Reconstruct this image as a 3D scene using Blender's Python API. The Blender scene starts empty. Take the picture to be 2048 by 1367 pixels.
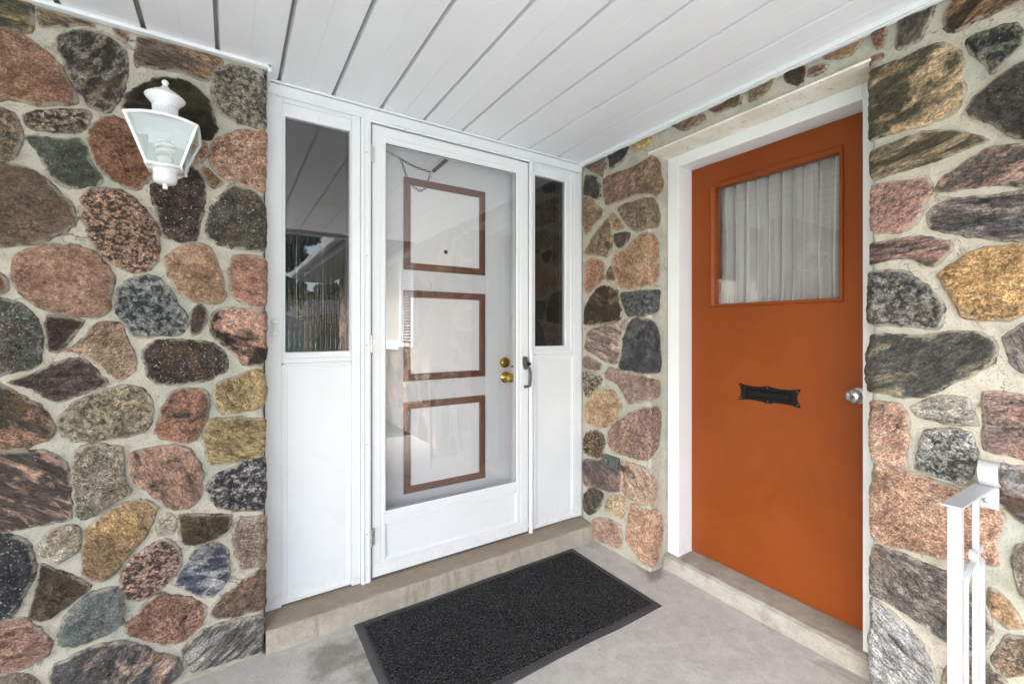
import bpy, bmesh, math, random
import numpy as np
from mathutils import Vector, Matrix
R = math.radians

# ------------------------------------------------------------------ camera, sky, sun, exposure
scene = bpy.context.scene
col = scene.collection
cam_data = bpy.data.cameras.new("camera")
cam = bpy.data.objects.new("camera", cam_data); col.objects.link(cam)
cam.location = (-1.785, -2.0, 1.228)
cam.rotation_euler = (R(90), 0, R(-32.7))
cam_data.sensor_width = 36.0
cam_data.lens = 36.0 * 875.5 / 2048.0
cam_data.shift_y = -(683.5 - 660.0) / 2048.0
cam_data.clip_start = 0.02; cam_data.clip_end = 800
scene.camera = cam

sdir = Vector((-0.72, -0.20, 0.66)).normalized()   # soft sun behind thin cloud, from the open end of the street front
world = bpy.data.worlds.new("World"); scene.world = world
world.use_nodes = True
wn = world.node_tree.nodes; wl = world.node_tree.links
bg = wn["Background"]
sky = wn.new("ShaderNodeTexSky"); sky.sky_type = 'NISHITA'; sky.sun_disc = False
sky.sun_elevation = math.asin(sdir.z); sky.sun_rotation = math.atan2(sdir.x, sdir.y)
sky.dust_density = 3.0; sky.air_density = 1.0; sky.ozone_density = 1.0
bw = wn.new("ShaderNodeRGBToBW")                        # thin cloud cover greys the blue sky
wl.new(sky.outputs[0], bw.inputs[0])
cl = wn.new("ShaderNodeMix"); cl.data_type = 'RGBA'; cl.inputs[0].default_value = 0.15
tint = wn.new("ShaderNodeMix"); tint.data_type = 'RGBA'; tint.blend_type = 'MULTIPLY'
tint.inputs[0].default_value = 1.0; tint.inputs[7].default_value = (0.975, 0.99, 1.03, 1)
wl.new(bw.outputs[0], tint.inputs[6])
wl.new(sky.outputs[0], cl.inputs[6]); wl.new(tint.outputs[2], cl.inputs[7])
wl.new(cl.outputs[2], bg.inputs[0])
bg.inputs[1].default_value = 0.15

sd = bpy.data.lights.new("sun", 'SUN'); sd.energy = 1.5; sd.angle = R(14); sd.color = (1.0, 0.985, 0.965)
sun = bpy.data.objects.new("sun", sd); col.objects.link(sun)
sun.rotation_euler = sdir.to_track_quat('Z', 'Y').to_euler()
sun.location = (0, 0, 12)

scene.view_settings.view_transform = 'Standard'
scene.view_settings.look = 'None'
scene.view_settings.exposure = 2.90
scene.view_settings.gamma = 1.0
scene.render.engine = 'CYCLES'
scene.cycles.max_bounces = 10
scene.cycles.diffuse_bounces = 6
scene.cycles.transparent_max_bounces = 16

# ------------------------------------------------------------------ helpers
WLOC = {}
def srgb(r, g, b):
    f = lambda c: (c/255/12.92) if c/255 <= .04045 else ((c/255+.055)/1.055)**2.4
    return (f(r), f(g), f(b))

class MB:
    """collects geometry in world coordinates and links it as one mesh object"""
    def __init__(s): s.v = []; s.f = []
    def add(s, verts, faces):
        o = len(s.v); s.v += [tuple(p) for p in verts]; s.f += [tuple(i+o for i in f) for f in faces]; return s
    def box(s, x0, x1, y0, y1, z0, z1, b=0.0):
        bm = bmesh.new(); bmesh.ops.create_cube(bm, size=1)
        for v in bm.verts:
            v.co = ((x0+x1)/2+v.co.x*(x1-x0), (y0+y1)/2+v.co.y*(y1-y0), (z0+z1)/2+v.co.z*(z1-z0))
        if b > 0: bmesh.ops.bevel(bm, geom=bm.edges[:], offset=b, segments=2, affect='EDGES', profile=.5)
        bm.verts.index_update()
        s.add([v.co[:] for v in bm.verts], [[v.index for v in f.verts] for f in bm.faces]); bm.free(); return s
    def lathe(s, prof, o, axis='z', n=32, a0=0, a1=2*math.pi):
        """prof: (radius, height) list; axis: direction vector or letter"""
        ax = {'x': Vector((1,0,0)), 'y': Vector((0,1,0)), 'z': Vector((0,0,1)), '-x': Vector((-1,0,0)), '-y': Vector((0,-1,0)), '-z': Vector((0,0,-1))}[axis] if isinstance(axis, str) else Vector(axis).normalized()
        q = Vector((0,0,1)).rotation_difference(ax); o = Vector(o)
        vs = []; fs = []; m = len(prof)
        for i in range(n):
            a = a0 + (a1-a0)*i/n
            for r, h in prof: vs.append(o + q @ Vector((r*math.cos(a), r*math.sin(a), h)))
        for i in range(n):
            j = (i+1) % n
            for k in range(m-1): fs.append((i*m+k, j*m+k, j*m+k+1, i*m+k+1))
        if prof[0][0] > 1e-6: fs.append([i*m for i in range(n)][::-1])
        if prof[-1][0] > 1e-6: fs.append([i*m+m-1 for i in range(n)])
        return s.add(vs, fs)
    def tube(s, path, r, n=8, closed=False, up=(0,0,1)):
        P = [Vector(p) for p in path]; m = len(P); vs = []; fs = []
        rr = r if isinstance(r, (list, tuple)) else [r]*m
        prev = None
        for i in range(m):
            a = P[i-1] if (i > 0 or closed) else P[0]; b = P[(i+1) % m] if (i < m-1 or closed) else P[m-1]
            t = (b-a).normalized()
            if prev is None:
                u = Vector(up); u = (u - t*u.dot(t))
                if u.length < 1e-4: u = Vector((1,0,0)); u = (u - t*u.dot(t))
                u.normalize()
            else: u = (prev - t*prev.dot(t)).normalized()
            prev = u; w = t.cross(u)
            for k in range(n):
                an = 2*math.pi*k/n; vs.append(P[i] + (u*math.cos(an)+w*math.sin(an))*rr[i])
        for i in range(m if closed else m-1):
            j = (i+1) % m
            for k in range(n): fs.append((i*n+k, i*n+(k+1) % n, j*n+(k+1) % n, j*n+k))
        if not closed: fs += [list(range(n))[::-1], [(m-1)*n+k for k in range(n)]]
        return s.add(vs, fs)
    def strip(s, path, w, t, axis):
        """flat bar of width w along 'axis' and thickness t swept along path"""
        P = [Vector(p) for p in path]; ax = Vector(axis).normalized(); vs = []; fs = []; m = len(P)
        for i in range(m):
            d = (P[min(i+1, m-1)] - P[max(i-1, 0)]).normalized(); nn = d.cross(ax).normalized()
            for a, b in ((-1,-1),(1,-1),(1,1),(-1,1)): vs.append(P[i] + ax*(a*w/2) + nn*(b*t/2))
        for i in range(m-1):
            for k in range(4): fs.append((i*4+k, i*4+(k+1) % 4, i*4+4+(k+1) % 4, i*4+4+k))
        fs += [(3,2,1,0), tuple((m-1)*4+k for k in range(4))]
        return s.add(vs, fs)
    def rect_loft(s, x0, x1, z0, z1, prof, mp, cap=False):
        """mitred rectangular moulding: prof = list of (inset or (l,r,b,t), depth); mp maps (x, depth, z) to the world"""
        vs = []; fs = []
        for ins, d in prof:
            l, r, b, t = ins if isinstance(ins, tuple) else (ins,)*4
            for x, z in ((x0+l, z0+b), (x1-r, z0+b), (x1-r, z1-t), (x0+l, z1-t)): vs.append(mp(x, d, z))
        for i in range(len(prof)-1):
            for k in range(4): fs.append((i*4+k, i*4+(k+1) % 4, i*4+4+(k+1) % 4, i*4+4+k))
        if cap: fs.append(tuple((len(prof)-1)*4+k for k in range(4)))
        return s.add(vs, fs)
    def prism(s, outline, d0, d1, mp):
        n = len(outline)
        vs = [mp(x, d0, z) for x, z in outline] + [mp(x, d1, z) for x, z in outline]
        fs = [tuple(range(n))[::-1], tuple(range(n, 2*n))] + [(i, (i+1) % n, n+(i+1) % n, n+i) for i in range(n)]
        return s.add(vs, fs)
    def grid(s, P):
        """P: array (n, m, 3)"""
        n, m = P.shape[:2]
        i, j = np.meshgrid(np.arange(n-1), np.arange(m-1), indexing='ij'); a = (i*m+j).ravel()
        return s.add(P.reshape(-1, 3).tolist(), np.stack([a, a+m, a+m+1, a+1], 1).tolist())
    def build(s, name, mat, parent=None, smooth=False, fix=True):
        me = bpy.data.meshes.new(name); V = np.array(s.v, dtype=float)
        c = (V.min(0)+V.max(0))/2
        me.from_pydata((V-c).tolist(), [], s.f)
        if fix:
            bm = bmesh.new(); bm.from_mesh(me); bmesh.ops.recalc_face_normals(bm, faces=bm.faces[:]); bm.to_mesh(me); bm.free()
        me.materials.append(mat)
        o = bpy.data.objects.new(name, me); col.objects.link(o)
        place(o, c, parent)
        if smooth:
            me.shade_smooth()
            if smooth != 'full': me.set_sharp_from_angle(angle=R(smooth if smooth is not True else 35))
        return o

def place(o, loc, parent=None):
    loc = Vector(loc)
    if parent is not None:
        o.parent = parent; o.location = loc - WLOC[parent.name]
    else: o.location = loc
    WLOC[o.name] = loc

def tag(o, label, cat, group=None):
    o["label"] = label; o["category"] = cat
    if group: o["group"] = group
    return o
def structure(o): o["kind"] = "structure"; return o
def thing(name, loc, label, cat, group=None):
    o = bpy.data.objects.new(name, None); col.objects.link(o); o.empty_display_size = .1
    place(o, loc); return tag(o, label, cat, group)

MY = lambda x, d, z: (x, d, z)            # door wall: x along the wall, depth = +Y
MX = lambda u, d, z: (d, -u, z)           # side wall: u runs from the corner towards the camera, depth = +X

# ---- numpy noise
def _hash(i, j, seed):
    n = (i.astype(np.int64)*374761393 + j.astype(np.int64)*668265263 + seed*1442695041) & 0xffffffff
    n = ((n ^ (n >> 13))*1274126177) & 0xffffffff
    return ((n ^ (n >> 16)) & 0xffff)/65535.0
def vnoise(x, y, seed=0):
    i = np.floor(x); j = np.floor(y); fx = x-i; fy = y-j
    u = fx*fx*fx*(fx*(fx*6-15)+10); v = fy*fy*fy*(fy*(fy*6-15)+10)
    i = i.astype(np.int64); j = j.astype(np.int64)
    a = _hash(i, j, seed); b = _hash(i+1, j, seed); c = _hash(i, j+1, seed); d = _hash(i+1, j+1, seed)
    return (a*(1-u)+b*u)*(1-v)+(c*(1-u)+d*u)*v - .5
def fbm(x, y, seed=0, octv=4, gain=.5):
    r = 0; a = 1; f = 1
    for k in range(octv): r = r + a*vnoise(x*f+k*17.3, y*f-k*9.1, seed+k*101); a *= gain; f *= 2.03
    return r

# ------------------------------------------------------------------ materials
def new_mat(name):
    m = bpy.data.materials.new(name); m.use_nodes = True
    nt = m.node_tree; b = nt.nodes["Principled BSDF"]
    return m, nt, b
def N(nt, typ, **kw):
    n = nt.nodes.new(typ)
    for k, v in kw.items():
        if k.startswith('i_'): n.inputs[k[2:].replace('_', ' ')].default_value = v
        else: setattr(n, k, v)
    return n
def noise(nt, vec, scale, detail=4, rough=.55, dist=0.):
    n = N(nt, "ShaderNodeTexNoise"); n.inputs["Scale"].default_value = scale; n.inputs["Detail"].default_value = detail
    n.inputs["Roughness"].default_value = rough; n.inputs["Distortion"].default_value = dist
    if vec is not None: nt.links.new(vec, n.inputs["Vector"])
    return n.outputs["Fac"]
def ramp(nt, fac, a, b, va=0., vb=1.):
    n = N(nt, "ShaderNodeMapRange"); n.interpolation_type = 'SMOOTHSTEP'
    n.inputs[1].default_value = a; n.inputs[2].default_value = b; n.inputs[3].default_value = va; n.inputs[4].default_value = vb
    nt.links.new(fac, n.inputs[0]); return n.outputs[0]
def mixc(nt, fac, a, b, blend='MIX'):
    n = N(nt, "ShaderNodeMix"); n.data_type = 'RGBA'; n.blend_type = blend
    for sock, v in ((0, fac), (6, a), (7, b)):
        if hasattr(v, 'default_value') or hasattr(v, 'is_linked'): nt.links.new(v, n.inputs[sock])
        else: n.inputs[sock].default_value = v if sock == 0 else (tuple(v)+(1,))[:4]
    return n.outputs[2]
def math_n(nt, op, a, b=None, clamp=False):
    n = N(nt, "ShaderNodeMath"); n.operation = op; n.use_clamp = clamp
    for k, v in ((0, a), (1, b)):
        if v is None: continue
        if hasattr(v, 'is_linked'): nt.links.new(v, n.inputs[k])
        else: n.inputs[k].default_value = v
    return n.outputs[0]
def bump(nt, b, h, strength, dist, normal=None):
    n = N(nt, "ShaderNodeBump"); n.inputs["Strength"].default_value = strength; n.inputs["Distance"].default_value = dist
    nt.links.new(h, n.inputs["Height"])
    if normal is not None: nt.links.new(normal, n.inputs["Normal"])
    nt.links.new(n.outputs[0], b.inputs["Normal"]); return n.outputs[0]
def objco(nt): return N(nt, "ShaderNodeTexCoord").outputs["Object"]
def worldco(nt): return N(nt, "ShaderNodeNewGeometry").outputs["Position"]

def paint(name, rgb, rough=.4, var=.06, bump_s=.12, scale=3., spec=.5, grime=0.0, grimec=(.25,.22,.17)):
    m, nt, b = new_mat(name); co = worldco(nt)
    n1 = noise(nt, co, scale, 5, .6); n2 = noise(nt, co, 55, 4, .6)
    v = ramp(nt, n1, .3, .7, 1-var, 1.0)
    hsv = N(nt, "ShaderNodeHueSaturation"); hsv.inputs["Color"].default_value = tuple(rgb)+(1,); nt.links.new(v, hsv.inputs["Value"])
    c = hsv.outputs[0]
    if grime > 0:
        g = ramp(nt, noise(nt, co, 9, 8, .7, .5), .56, .72, 0, grime)
        c = mixc(nt, g, c, grimec)
        sz = N(nt, 'ShaderNodeSeparateXYZ'); nt.links.new(co, sz.inputs[0])
        lo = math_n(nt, 'MULTIPLY', ramp(nt, sz.outputs[2], .10, .26, 1, 0), ramp(nt, noise(nt, co, 24, 7, .7, .3), .46, .68, 0, grime*6))
        c = mixc(nt, lo, c, srgb(170,160,142))
    nt.links.new(c, b.inputs["Base Color"])
    nt.links.new(ramp(nt, n2, .3, .7, rough*.85, min(1, rough*1.15)), b.inputs["Roughness"])
    b.inputs["Specular IOR Level"].default_value = spec
    if bump_s: bump(nt, b, n2, bump_s, .002)
    return m

M = {}
M['white'] = paint("white_paint", (.79,.825,.86), .38, .05, .10, grime=.05)
M['white_metal'] = paint("white_enamel", (.79,.825,.86), .32, .03, .04, grime=.03)
M['rail_paint'] = paint('railing_enamel', (.48,.495,.52), .38, .08, .25, 6, grime=.10)
M['soffit'] = paint("soffit_aluminium", (.81,.85,.895), .42, .04, .03, 1.5)
M['groove_shade'] = paint("soffit_groove_shade", (.34,.34,.34), .6, .1, 0)
M['door_white'] = paint("inner_door_paint", (.63,.66,.69), .45, .04, .10)
M['door_white2'] = paint('door_panel_paint', (.74,.76,.79), .45, .03, .08)
M['brown'] = paint("brown_trim_paint", srgb(98,52,34), .42, .12, .12)
def mat_orange():
    m, nt, b = new_mat("orange_door_paint"); co = worldco(nt)
    mp = N(nt, "ShaderNodeMapping"); mp.inputs["Scale"].default_value = (1, 1, .05); nt.links.new(co, mp.inputs[0])
    st = noise(nt, mp.outputs[0], 120, 4, .6); lg = noise(nt, co, 2.6, 4, .6, .4); fine = noise(nt, co, 240, 3, .6)
    c = mixc(nt, ramp(nt, lg, .3, .7), srgb(126,61,21), srgb(136,68,25))
    c = mixc(nt, ramp(nt, st, .35, .65, .16, 0), c, srgb(124,56,17))
    sc = noise(nt, co, 44, 5, .7, .2)
    c = mixc(nt, ramp(nt, sc, .735, .76, 0, .7), c, srgb(205,150,110))
    nt.links.new(c, b.inputs["Base Color"]); b.inputs["Specular IOR Level"].default_value = .22
    nt.links.new(ramp(nt, noise(nt, co, 9, 5, .65), .35, .65, .36, .52), b.inputs["Roughness"])
    bump(nt, b, math_n(nt, 'ADD', st, math_n(nt, 'MULTIPLY', fine, .3)), .16, .002); return m
M['orange'] = mat_orange()
M['lintel'] = None
M['black'] = paint("black_iron", (.006,.006,.007), .5, .2, .3, spec=.2)
M['chain'] = paint("dark_chain_steel", (.03,.032,.034), .4, .2, .2)
M['dark_metal'] = paint("grey_cast_metal", (.10,.10,.10), .45, .2, .3)
M['rubber'] = paint("mat_rubber", (.055,.055,.057), .6, .25, .3, 8)
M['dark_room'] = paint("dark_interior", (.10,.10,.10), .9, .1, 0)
M['plastic_grey'] = paint("grey_outlet_plastic", (.10,.105,.11), .45, .15, .1)
M['gap'] = paint("dark_gap", (.02,.02,.02), .8, .1, 0)
M['shingle'] = paint("roof_shingle", (.13,.12,.12), .9, .4, .6, 8)
M['siding'] = paint("pale_siding", (.62,.64,.66), .6, .06, .05)
M['garage_door'] = paint('garage_door_paint', (.36,.40,.47), .5, .05, .05)
M['garage_wall'] = paint("grey_blue_siding", (.30,.33,.38), .6, .08, .05)
M['eave'] = paint('eave_boards', (.16,.155,.15), .7, .1, .1)
M['gutter'] = paint('gutter_enamel', (.40,.41,.42), .4, .06, .05)
M['fence'] = paint("brown_fence_wood", (.085,.065,.06), .8, .4, .3, 6)
M['bark'] = paint("tree_bark", (.10,.075,.055), .9, .4, .6, 8)

def metal(name, rgb, rough):
    m, nt, b = new_mat(name); co = worldco(nt)
    b.inputs["Base Color"].default_value = tuple(rgb)+(1,); b.inputs["Metallic"].default_value = 1
    nt.links.new(ramp(nt, noise(nt, co, 90, 4), .3, .7, rough*.7, rough*1.4), b.inputs["Roughness"])
    return m
M['brass'] = metal("aged_brass", (.42,.32,.07), .22)
M['silver'] = metal("brushed_nickel", (.55,.55,.55), .25)
M['steel'] = metal("zinc_screw", (.50,.50,.50), .35)
M['hinge'] = metal("hinge_aluminium", (.72,.72,.72), .35)

def glass(name, f0, tr=.96, tintc=(1,1,1), rough=0.0):
    m = bpy.data.materials.new(name); m.use_nodes = True; nt = m.node_tree; nt.nodes.clear()
    out = N(nt, "ShaderNodeOutputMaterial"); mx = N(nt, "ShaderNodeMixShader")
    t = N(nt, "ShaderNodeBsdfTransparent"); t.inputs[0].default_value = (tr*tintc[0], tr*tintc[1], tr*tintc[2], 1)
    g = N(nt, "ShaderNodeBsdfGlossy"); g.inputs["Roughness"].default_value = rough; g.inputs["Color"].default_value = (1,1,1,1)
    lw = N(nt, "ShaderNodeLayerWeight"); lw.inputs[0].default_value = .5
    p = math_n(nt, 'POWER', lw.outputs["Facing"], 5.0)
    f = math_n(nt, 'MULTIPLY_ADD', p, 1-f0); nt.nodes[-1].inputs[2].default_value = f0
    nt.links.new(f, mx.inputs[0]); nt.links.new(t.outputs[0], mx.inputs[1]); nt.links.new(g.outputs[0], mx.inputs[2])
    nt.links.new(mx.outputs[0], out.inputs[0]); return m
M['storm_glass'] = glass("storm_door_glass", .075, .97)
M['side_glass'] = glass("sidelight_glass", .052, .85)
M['reeded'] = glass("reeded_glass", .12, .32, (.9,.95,.93), .02)
M['door_glass'] = glass("door_window_glass", .05, .95)
M['lamp_glass'] = glass("lantern_glass", .07, .90, (.94,.985,.955))
M['far_glass'] = glass("window_glass", .10, .6)

def mat_stone():
    m, nt, b = new_mat("field_stone"); L_ = nt.links
    def attr(n, vec=False):
        a = N(nt, "ShaderNodeAttribute"); a.attribute_type = 'OBJECT'; a.attribute_name = n
        return a.outputs["Vector"] if vec else a.outputs["Color"]
    A, B = attr("tint_a"), attr("tint_b")
    sg = N(nt, "ShaderNodeSeparateXYZ"); L_.new(attr("grain", True), sg.inputs[0])
    sm = N(nt, "ShaderNodeSeparateXYZ"); L_.new(attr("speck", True), sm.inputs[0])
    oi = N(nt, "ShaderNodeObjectInfo")
    off = N(nt, "ShaderNodeVectorMath"); off.operation = 'SCALE'; L_.new(oi.outputs["Location"], off.inputs[0]); off.inputs["Scale"].default_value = 7.3
    add = N(nt, "ShaderNodeVectorMath"); add.operation = 'ADD'; L_.new(objco(nt), add.inputs[0]); L_.new(off.outputs[0], add.inputs[1])
    P = add.outputs[0]
    rot = N(nt, "ShaderNodeVectorRotate"); rot.rotation_type = 'Y_AXIS'; L_.new(P, rot.inputs["Vector"]); L_.new(sg.outputs[1], rot.inputs["Angle"])
    cb = N(nt, "ShaderNodeCombineXYZ"); cb.inputs[1].default_value = 1; cb.inputs[2].default_value = 1
    L_.new(math_n(nt, 'DIVIDE', 1.0, sg.outputs[0]), cb.inputs[0])
    st = N(nt, "ShaderNodeVectorMath"); st.operation = 'MULTIPLY'; L_.new(rot.outputs[0], st.inputs[0]); L_.new(cb.outputs[0], st.inputs[1])
    S = st.outputs[0]
    off2 = N(nt, "ShaderNodeVectorMath"); off2.operation = 'ADD'; L_.new(P, off2.inputs[0]); off2.inputs[1].default_value = (31.7, 11.3, 5.1)
    # big patches or bands
    n1 = N(nt, "ShaderNodeTexNoise"); n1.inputs["Detail"].default_value = 6; n1.inputs["Roughness"].default_value = .62; n1.inputs["Distortion"].default_value = .5
    L_.new(S, n1.inputs["Vector"]); L_.new(sg.outputs[2], n1.inputs["Scale"])
    ca = N(nt, "ShaderNodeAttribute"); ca.attribute_type = 'OBJECT'; ca.attribute_name = "cover"
    f1 = math_n(nt, 'ADD', math_n(nt, 'MULTIPLY', math_n(nt, 'SUBTRACT', n1.outputs["Fac"], math_n(nt, 'SUBTRACT', .645, math_n(nt, 'MULTIPLY', ca.outputs["Fac"], .29))), 7.5), .5, True)
    c = mixc(nt, math_n(nt, 'MULTIPLY', f1, sm.outputs[0]), A, B)
    # crystals: cells of slightly different value
    vo = N(nt, "ShaderNodeTexVoronoi"); vo.inputs["Scale"].default_value = 250; L_.new(S, vo.inputs["Vector"])
    vsep = N(nt, "ShaderNodeSeparateColor"); L_.new(vo.outputs["Color"], vsep.inputs[0])
    n2 = noise(nt, P, 190, 6, .8)
    gr = ramp(nt, oi.outputs["Random"], 0, 1, .70, 1.15)              # some stones are fine-grained, some coarse
    cell = math_n(nt, 'MULTIPLY', ramp(nt, vsep.outputs[0], 0, 1, .70, 1.32), ramp(nt, n2, .32, .68, .42, 1.72))
    cell = math_n(nt, 'ADD', 1.0, math_n(nt, 'MULTIPLY', math_n(nt, 'SUBTRACT', cell, 1.0), gr))
    big = math_n(nt, 'MULTIPLY', ramp(nt, noise(nt, P, 9, 3, .6), .3, .7, .82, 1.18), ramp(nt, noise(nt, S, 64, 5, .7), .3, .7, .70, 1.32))
    hs = N(nt, "ShaderNodeHueSaturation"); L_.new(c, hs.inputs["Color"]); L_.new(math_n(nt, 'MULTIPLY', math_n(nt, 'MULTIPLY', cell, big), 1.02), hs.inputs["Value"])
    hs.inputs["Saturation"].default_value = .77; hs.inputs["Hue"].default_value = .511
    c = hs.outputs[0]
    # iron and lichen stains with soft borders
    stn = ramp(nt, noise(nt, P, 6.5, 4, .6, .5), .55, .68, 0, .38)
    c = mixc(nt, math_n(nt, 'MULTIPLY', stn, ramp(nt, oi.outputs["Random"], .35, .6)), c, srgb(128,92,52))
    stn2 = ramp(nt, noise(nt, off2.outputs[0], 7.5, 4, .6, .5), .57, .69, 0, .30)
    c = mixc(nt, stn2, c, (.045,.042,.034))
    # fissures
    fz = noise(nt, S, 15, 6, .62, .6)
    cr = ramp(nt, math_n(nt, 'ABSOLUTE', math_n(nt, 'SUBTRACT', fz, .5)), .0, .022, .55, 0)
    c = mixc(nt, math_n(nt, 'MULTIPLY', cr, ramp(nt, noise(nt, P, 11, 2, .5), .45, .6)), c, (.03,.025,.02))
    # dark minerals
    n3 = noise(nt, S, 85, 4, .65, .3)
    thr = math_n(nt, 'SUBTRACT', .725, math_n(nt, 'MULTIPLY', sm.outputs[1], .26))
    dk = math_n(nt, 'MULTIPLY', math_n(nt, 'SUBTRACT', n3, thr), 14, True)
    c = mixc(nt, math_n(nt, 'MULTIPLY', dk, .85), c, (.022,.019,.017))
    # light minerals
    n4 = noise(nt, S, 150, 3, .6)
    thr2 = math_n(nt, 'SUBTRACT', .755, math_n(nt, 'MULTIPLY', sm.outputs[2], .24))
    lt = math_n(nt, 'MULTIPLY', math_n(nt, 'SUBTRACT', n4, thr2), 14, True)
    c = mixc(nt, math_n(nt, 'MULTIPLY', lt, .80), c, (.66,.62,.56))
    # mortar smear and pale worn arris along the rim
    ra = N(nt, "ShaderNodeAttribute"); ra.attribute_name = "rim"
    rn = ramp(nt, noise(nt, P, 26, 5, .7), .40, .56)
    rimf = math_n(nt, 'MULTIPLY', math_n(nt, 'SUBTRACT', ra.outputs["Fac"], .30), 2.6, True)
    c = mixc(nt, math_n(nt, 'MULTIPLY', math_n(nt, 'MULTIPLY', rimf, rn), .85), c, (.58,.52,.44))
    L_.new(c, b.inputs["Base Color"])
    L_.new(ramp(nt, n2, .3, .7, .42, .85), b.inputs["Roughness"]); b.inputs["Specular IOR Level"].default_value = .34
    h = math_n(nt, 'ADD', math_n(nt, 'MULTIPLY', noise(nt, S, 46, 9, .76, .6), 1.0), math_n(nt, 'MULTIPLY', n2, .42))
    h = math_n(nt, 'SUBTRACT', h, math_n(nt, 'MULTIPLY', cr, .4))
    bump(nt, b, h, 1.0, .014)
    return m
M['stone'] = mat_stone()

def mat_mortar():
    m, nt, b = new_mat("mortar"); co = worldco(nt)
    n1 = noise(nt, co, 3.2, 5, .6); n2 = noise(nt, co, 26, 7, .65, .4); n3 = noise(nt, co, 190, 3, .6)
    c = mixc(nt, ramp(nt, n1, .36, .56), srgb(164,167,156), srgb(186,180,168))
    c = mixc(nt, ramp(nt, n2, .50, .74, 0, .55), c, srgb(140,138,122))
    c = mixc(nt, ramp(nt, n2, .26, .40, .45, 0), c, srgb(214,210,198))
    c = mixc(nt, ramp(nt, n3, .58, .70, 0, .6), c, srgb(110,106,94))
    n5 = noise(nt, co, 6.0, 5, .65, .7)
    c = mixc(nt, ramp(nt, n5, .52, .70, 0, .42), c, srgb(142,142,124))
    ck = noise(nt, co, 7.5, 7, .62, .8)
    ckf = math_n(nt, 'MULTIPLY', ramp(nt, math_n(nt, 'ABSOLUTE', math_n(nt, 'SUBTRACT', ck, .5)), 0, .007, .8, 0), ramp(nt, n1, .50, .58))
    c = mixc(nt, ckf, c, srgb(92,88,78))
    nt.links.new(c, b.inputs["Base Color"]); b.inputs["Roughness"].default_value = .92; b.inputs["Specular IOR Level"].default_value = .15
    h = math_n(nt, 'ADD', n2, math_n(nt, 'MULTIPLY', n3, .4)); h = math_n(nt, 'SUBTRACT', h, math_n(nt, 'MULTIPLY', ckf, .5)); bump(nt, b, h, .75, .008)
    return m
M['mortar'] = mat_mortar()

def mat_concrete(name, base, dark, light, stain=.5, scale=1.0, top=0., grit=0., drip=0.):
    m, nt, b = new_mat(name); co = worldco(nt)
    n1 = noise(nt, co, 1.7*scale, 6, .62, .6); n2 = noise(nt, co, 14*scale, 8, .7, .5); n3 = noise(nt, co, 260, 3, .6); n4 = noise(nt, co, 70, 5, .6)
    c = mixc(nt, ramp(nt, n2, .35, .68), base, light)
    c = mixc(nt, ramp(nt, n1, .52, .64, 0, stain), c, dark)
    c = mixc(nt, ramp(nt, n4, .60, .74, 0, .5), c, dark)
    c = mixc(nt, ramp(nt, n3, .60, .70, 0, .55), c, tuple(x*.45 for x in dark))
    c = mixc(nt, ramp(nt, n3, .30, .40, .5, 0), c, tuple(min(1, x*1.35) for x in light))
    if top:                                        # settled dust on upward faces, browned further for their weaker light
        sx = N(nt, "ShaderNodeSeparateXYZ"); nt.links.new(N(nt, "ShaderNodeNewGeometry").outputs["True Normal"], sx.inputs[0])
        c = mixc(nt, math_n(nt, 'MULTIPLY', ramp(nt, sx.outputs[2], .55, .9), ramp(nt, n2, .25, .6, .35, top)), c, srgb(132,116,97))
    if drip:                                       # run marks on the riser
        mp = N(nt, "ShaderNodeMapping"); mp.inputs["Scale"].default_value = (1, 1, .12); nt.links.new(co, mp.inputs[0])
        c = mixc(nt, ramp(nt, noise(nt, mp.outputs[0], 34, 5, .65, .3), .53, .66, 0, drip), c, srgb(140,132,118))
    if grit:
        vg = N(nt, "ShaderNodeTexVoronoi"); vg.inputs["Scale"].default_value = 34; nt.links.new(co, vg.inputs["Vector"])
        gq = math_n(nt, 'MULTIPLY', ramp(nt, vg.outputs["Distance"], .08, .14, 1, 0), ramp(nt, noise(nt, co, 4.2, 3, .6), .54, .64))
        c = mixc(nt, math_n(nt, 'MULTIPLY', gq, grit), c, (.06,.05,.04))
    nt.links.new(c, b.inputs["Base Color"])
    nt.links.new(ramp(nt, n2, .3, .7, .70, .9), b.inputs["Roughness"]); b.inputs["Specular IOR Level"].default_value = .3
    h = math_n(nt, 'ADD', math_n(nt, 'ADD', math_n(nt, 'MULTIPLY', n2, .6), math_n(nt, 'MULTIPLY', n4, .5)), math_n(nt, 'MULTIPLY', n3, .35))
    bump(nt, b, h, .5, .006); return m
M['floor'] = mat_concrete("porch_concrete", srgb(178,175,169), srgb(124,119,111), srgb(196,193,188), .85, grit=.9)
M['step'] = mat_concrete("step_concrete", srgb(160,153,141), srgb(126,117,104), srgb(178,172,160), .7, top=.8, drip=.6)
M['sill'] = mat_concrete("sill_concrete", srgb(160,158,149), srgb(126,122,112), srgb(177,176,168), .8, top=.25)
M['drive'] = mat_concrete("driveway_concrete", srgb(186,187,188), srgb(152,152,152), srgb(204,205,206), .4, .3)

def mat_lintel():
    m, nt, b = new_mat("rusty_painted_steel"); co = worldco(nt)
    n1 = noise(nt, co, 38, 6, .7, .8); n2 = noise(nt, co, 7, 4, .6)
    c = mixc(nt, ramp(nt, n2, .35, .65), srgb(238,237,228), srgb(224,220,204))
    c = mixc(nt, ramp(nt, n1, .56, .66, 0, .7), c, srgb(196,164,96))
    c = mixc(nt, ramp(nt, n1, .68, .74, 0, .9), c, srgb(104,66,34))
    nt.links.new(c, b.inputs["Base Color"]); b.inputs["Roughness"].default_value = .6; bump(nt, b, n1, .3, .003); return m
M['lintel'] = mat_lintel()

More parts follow.
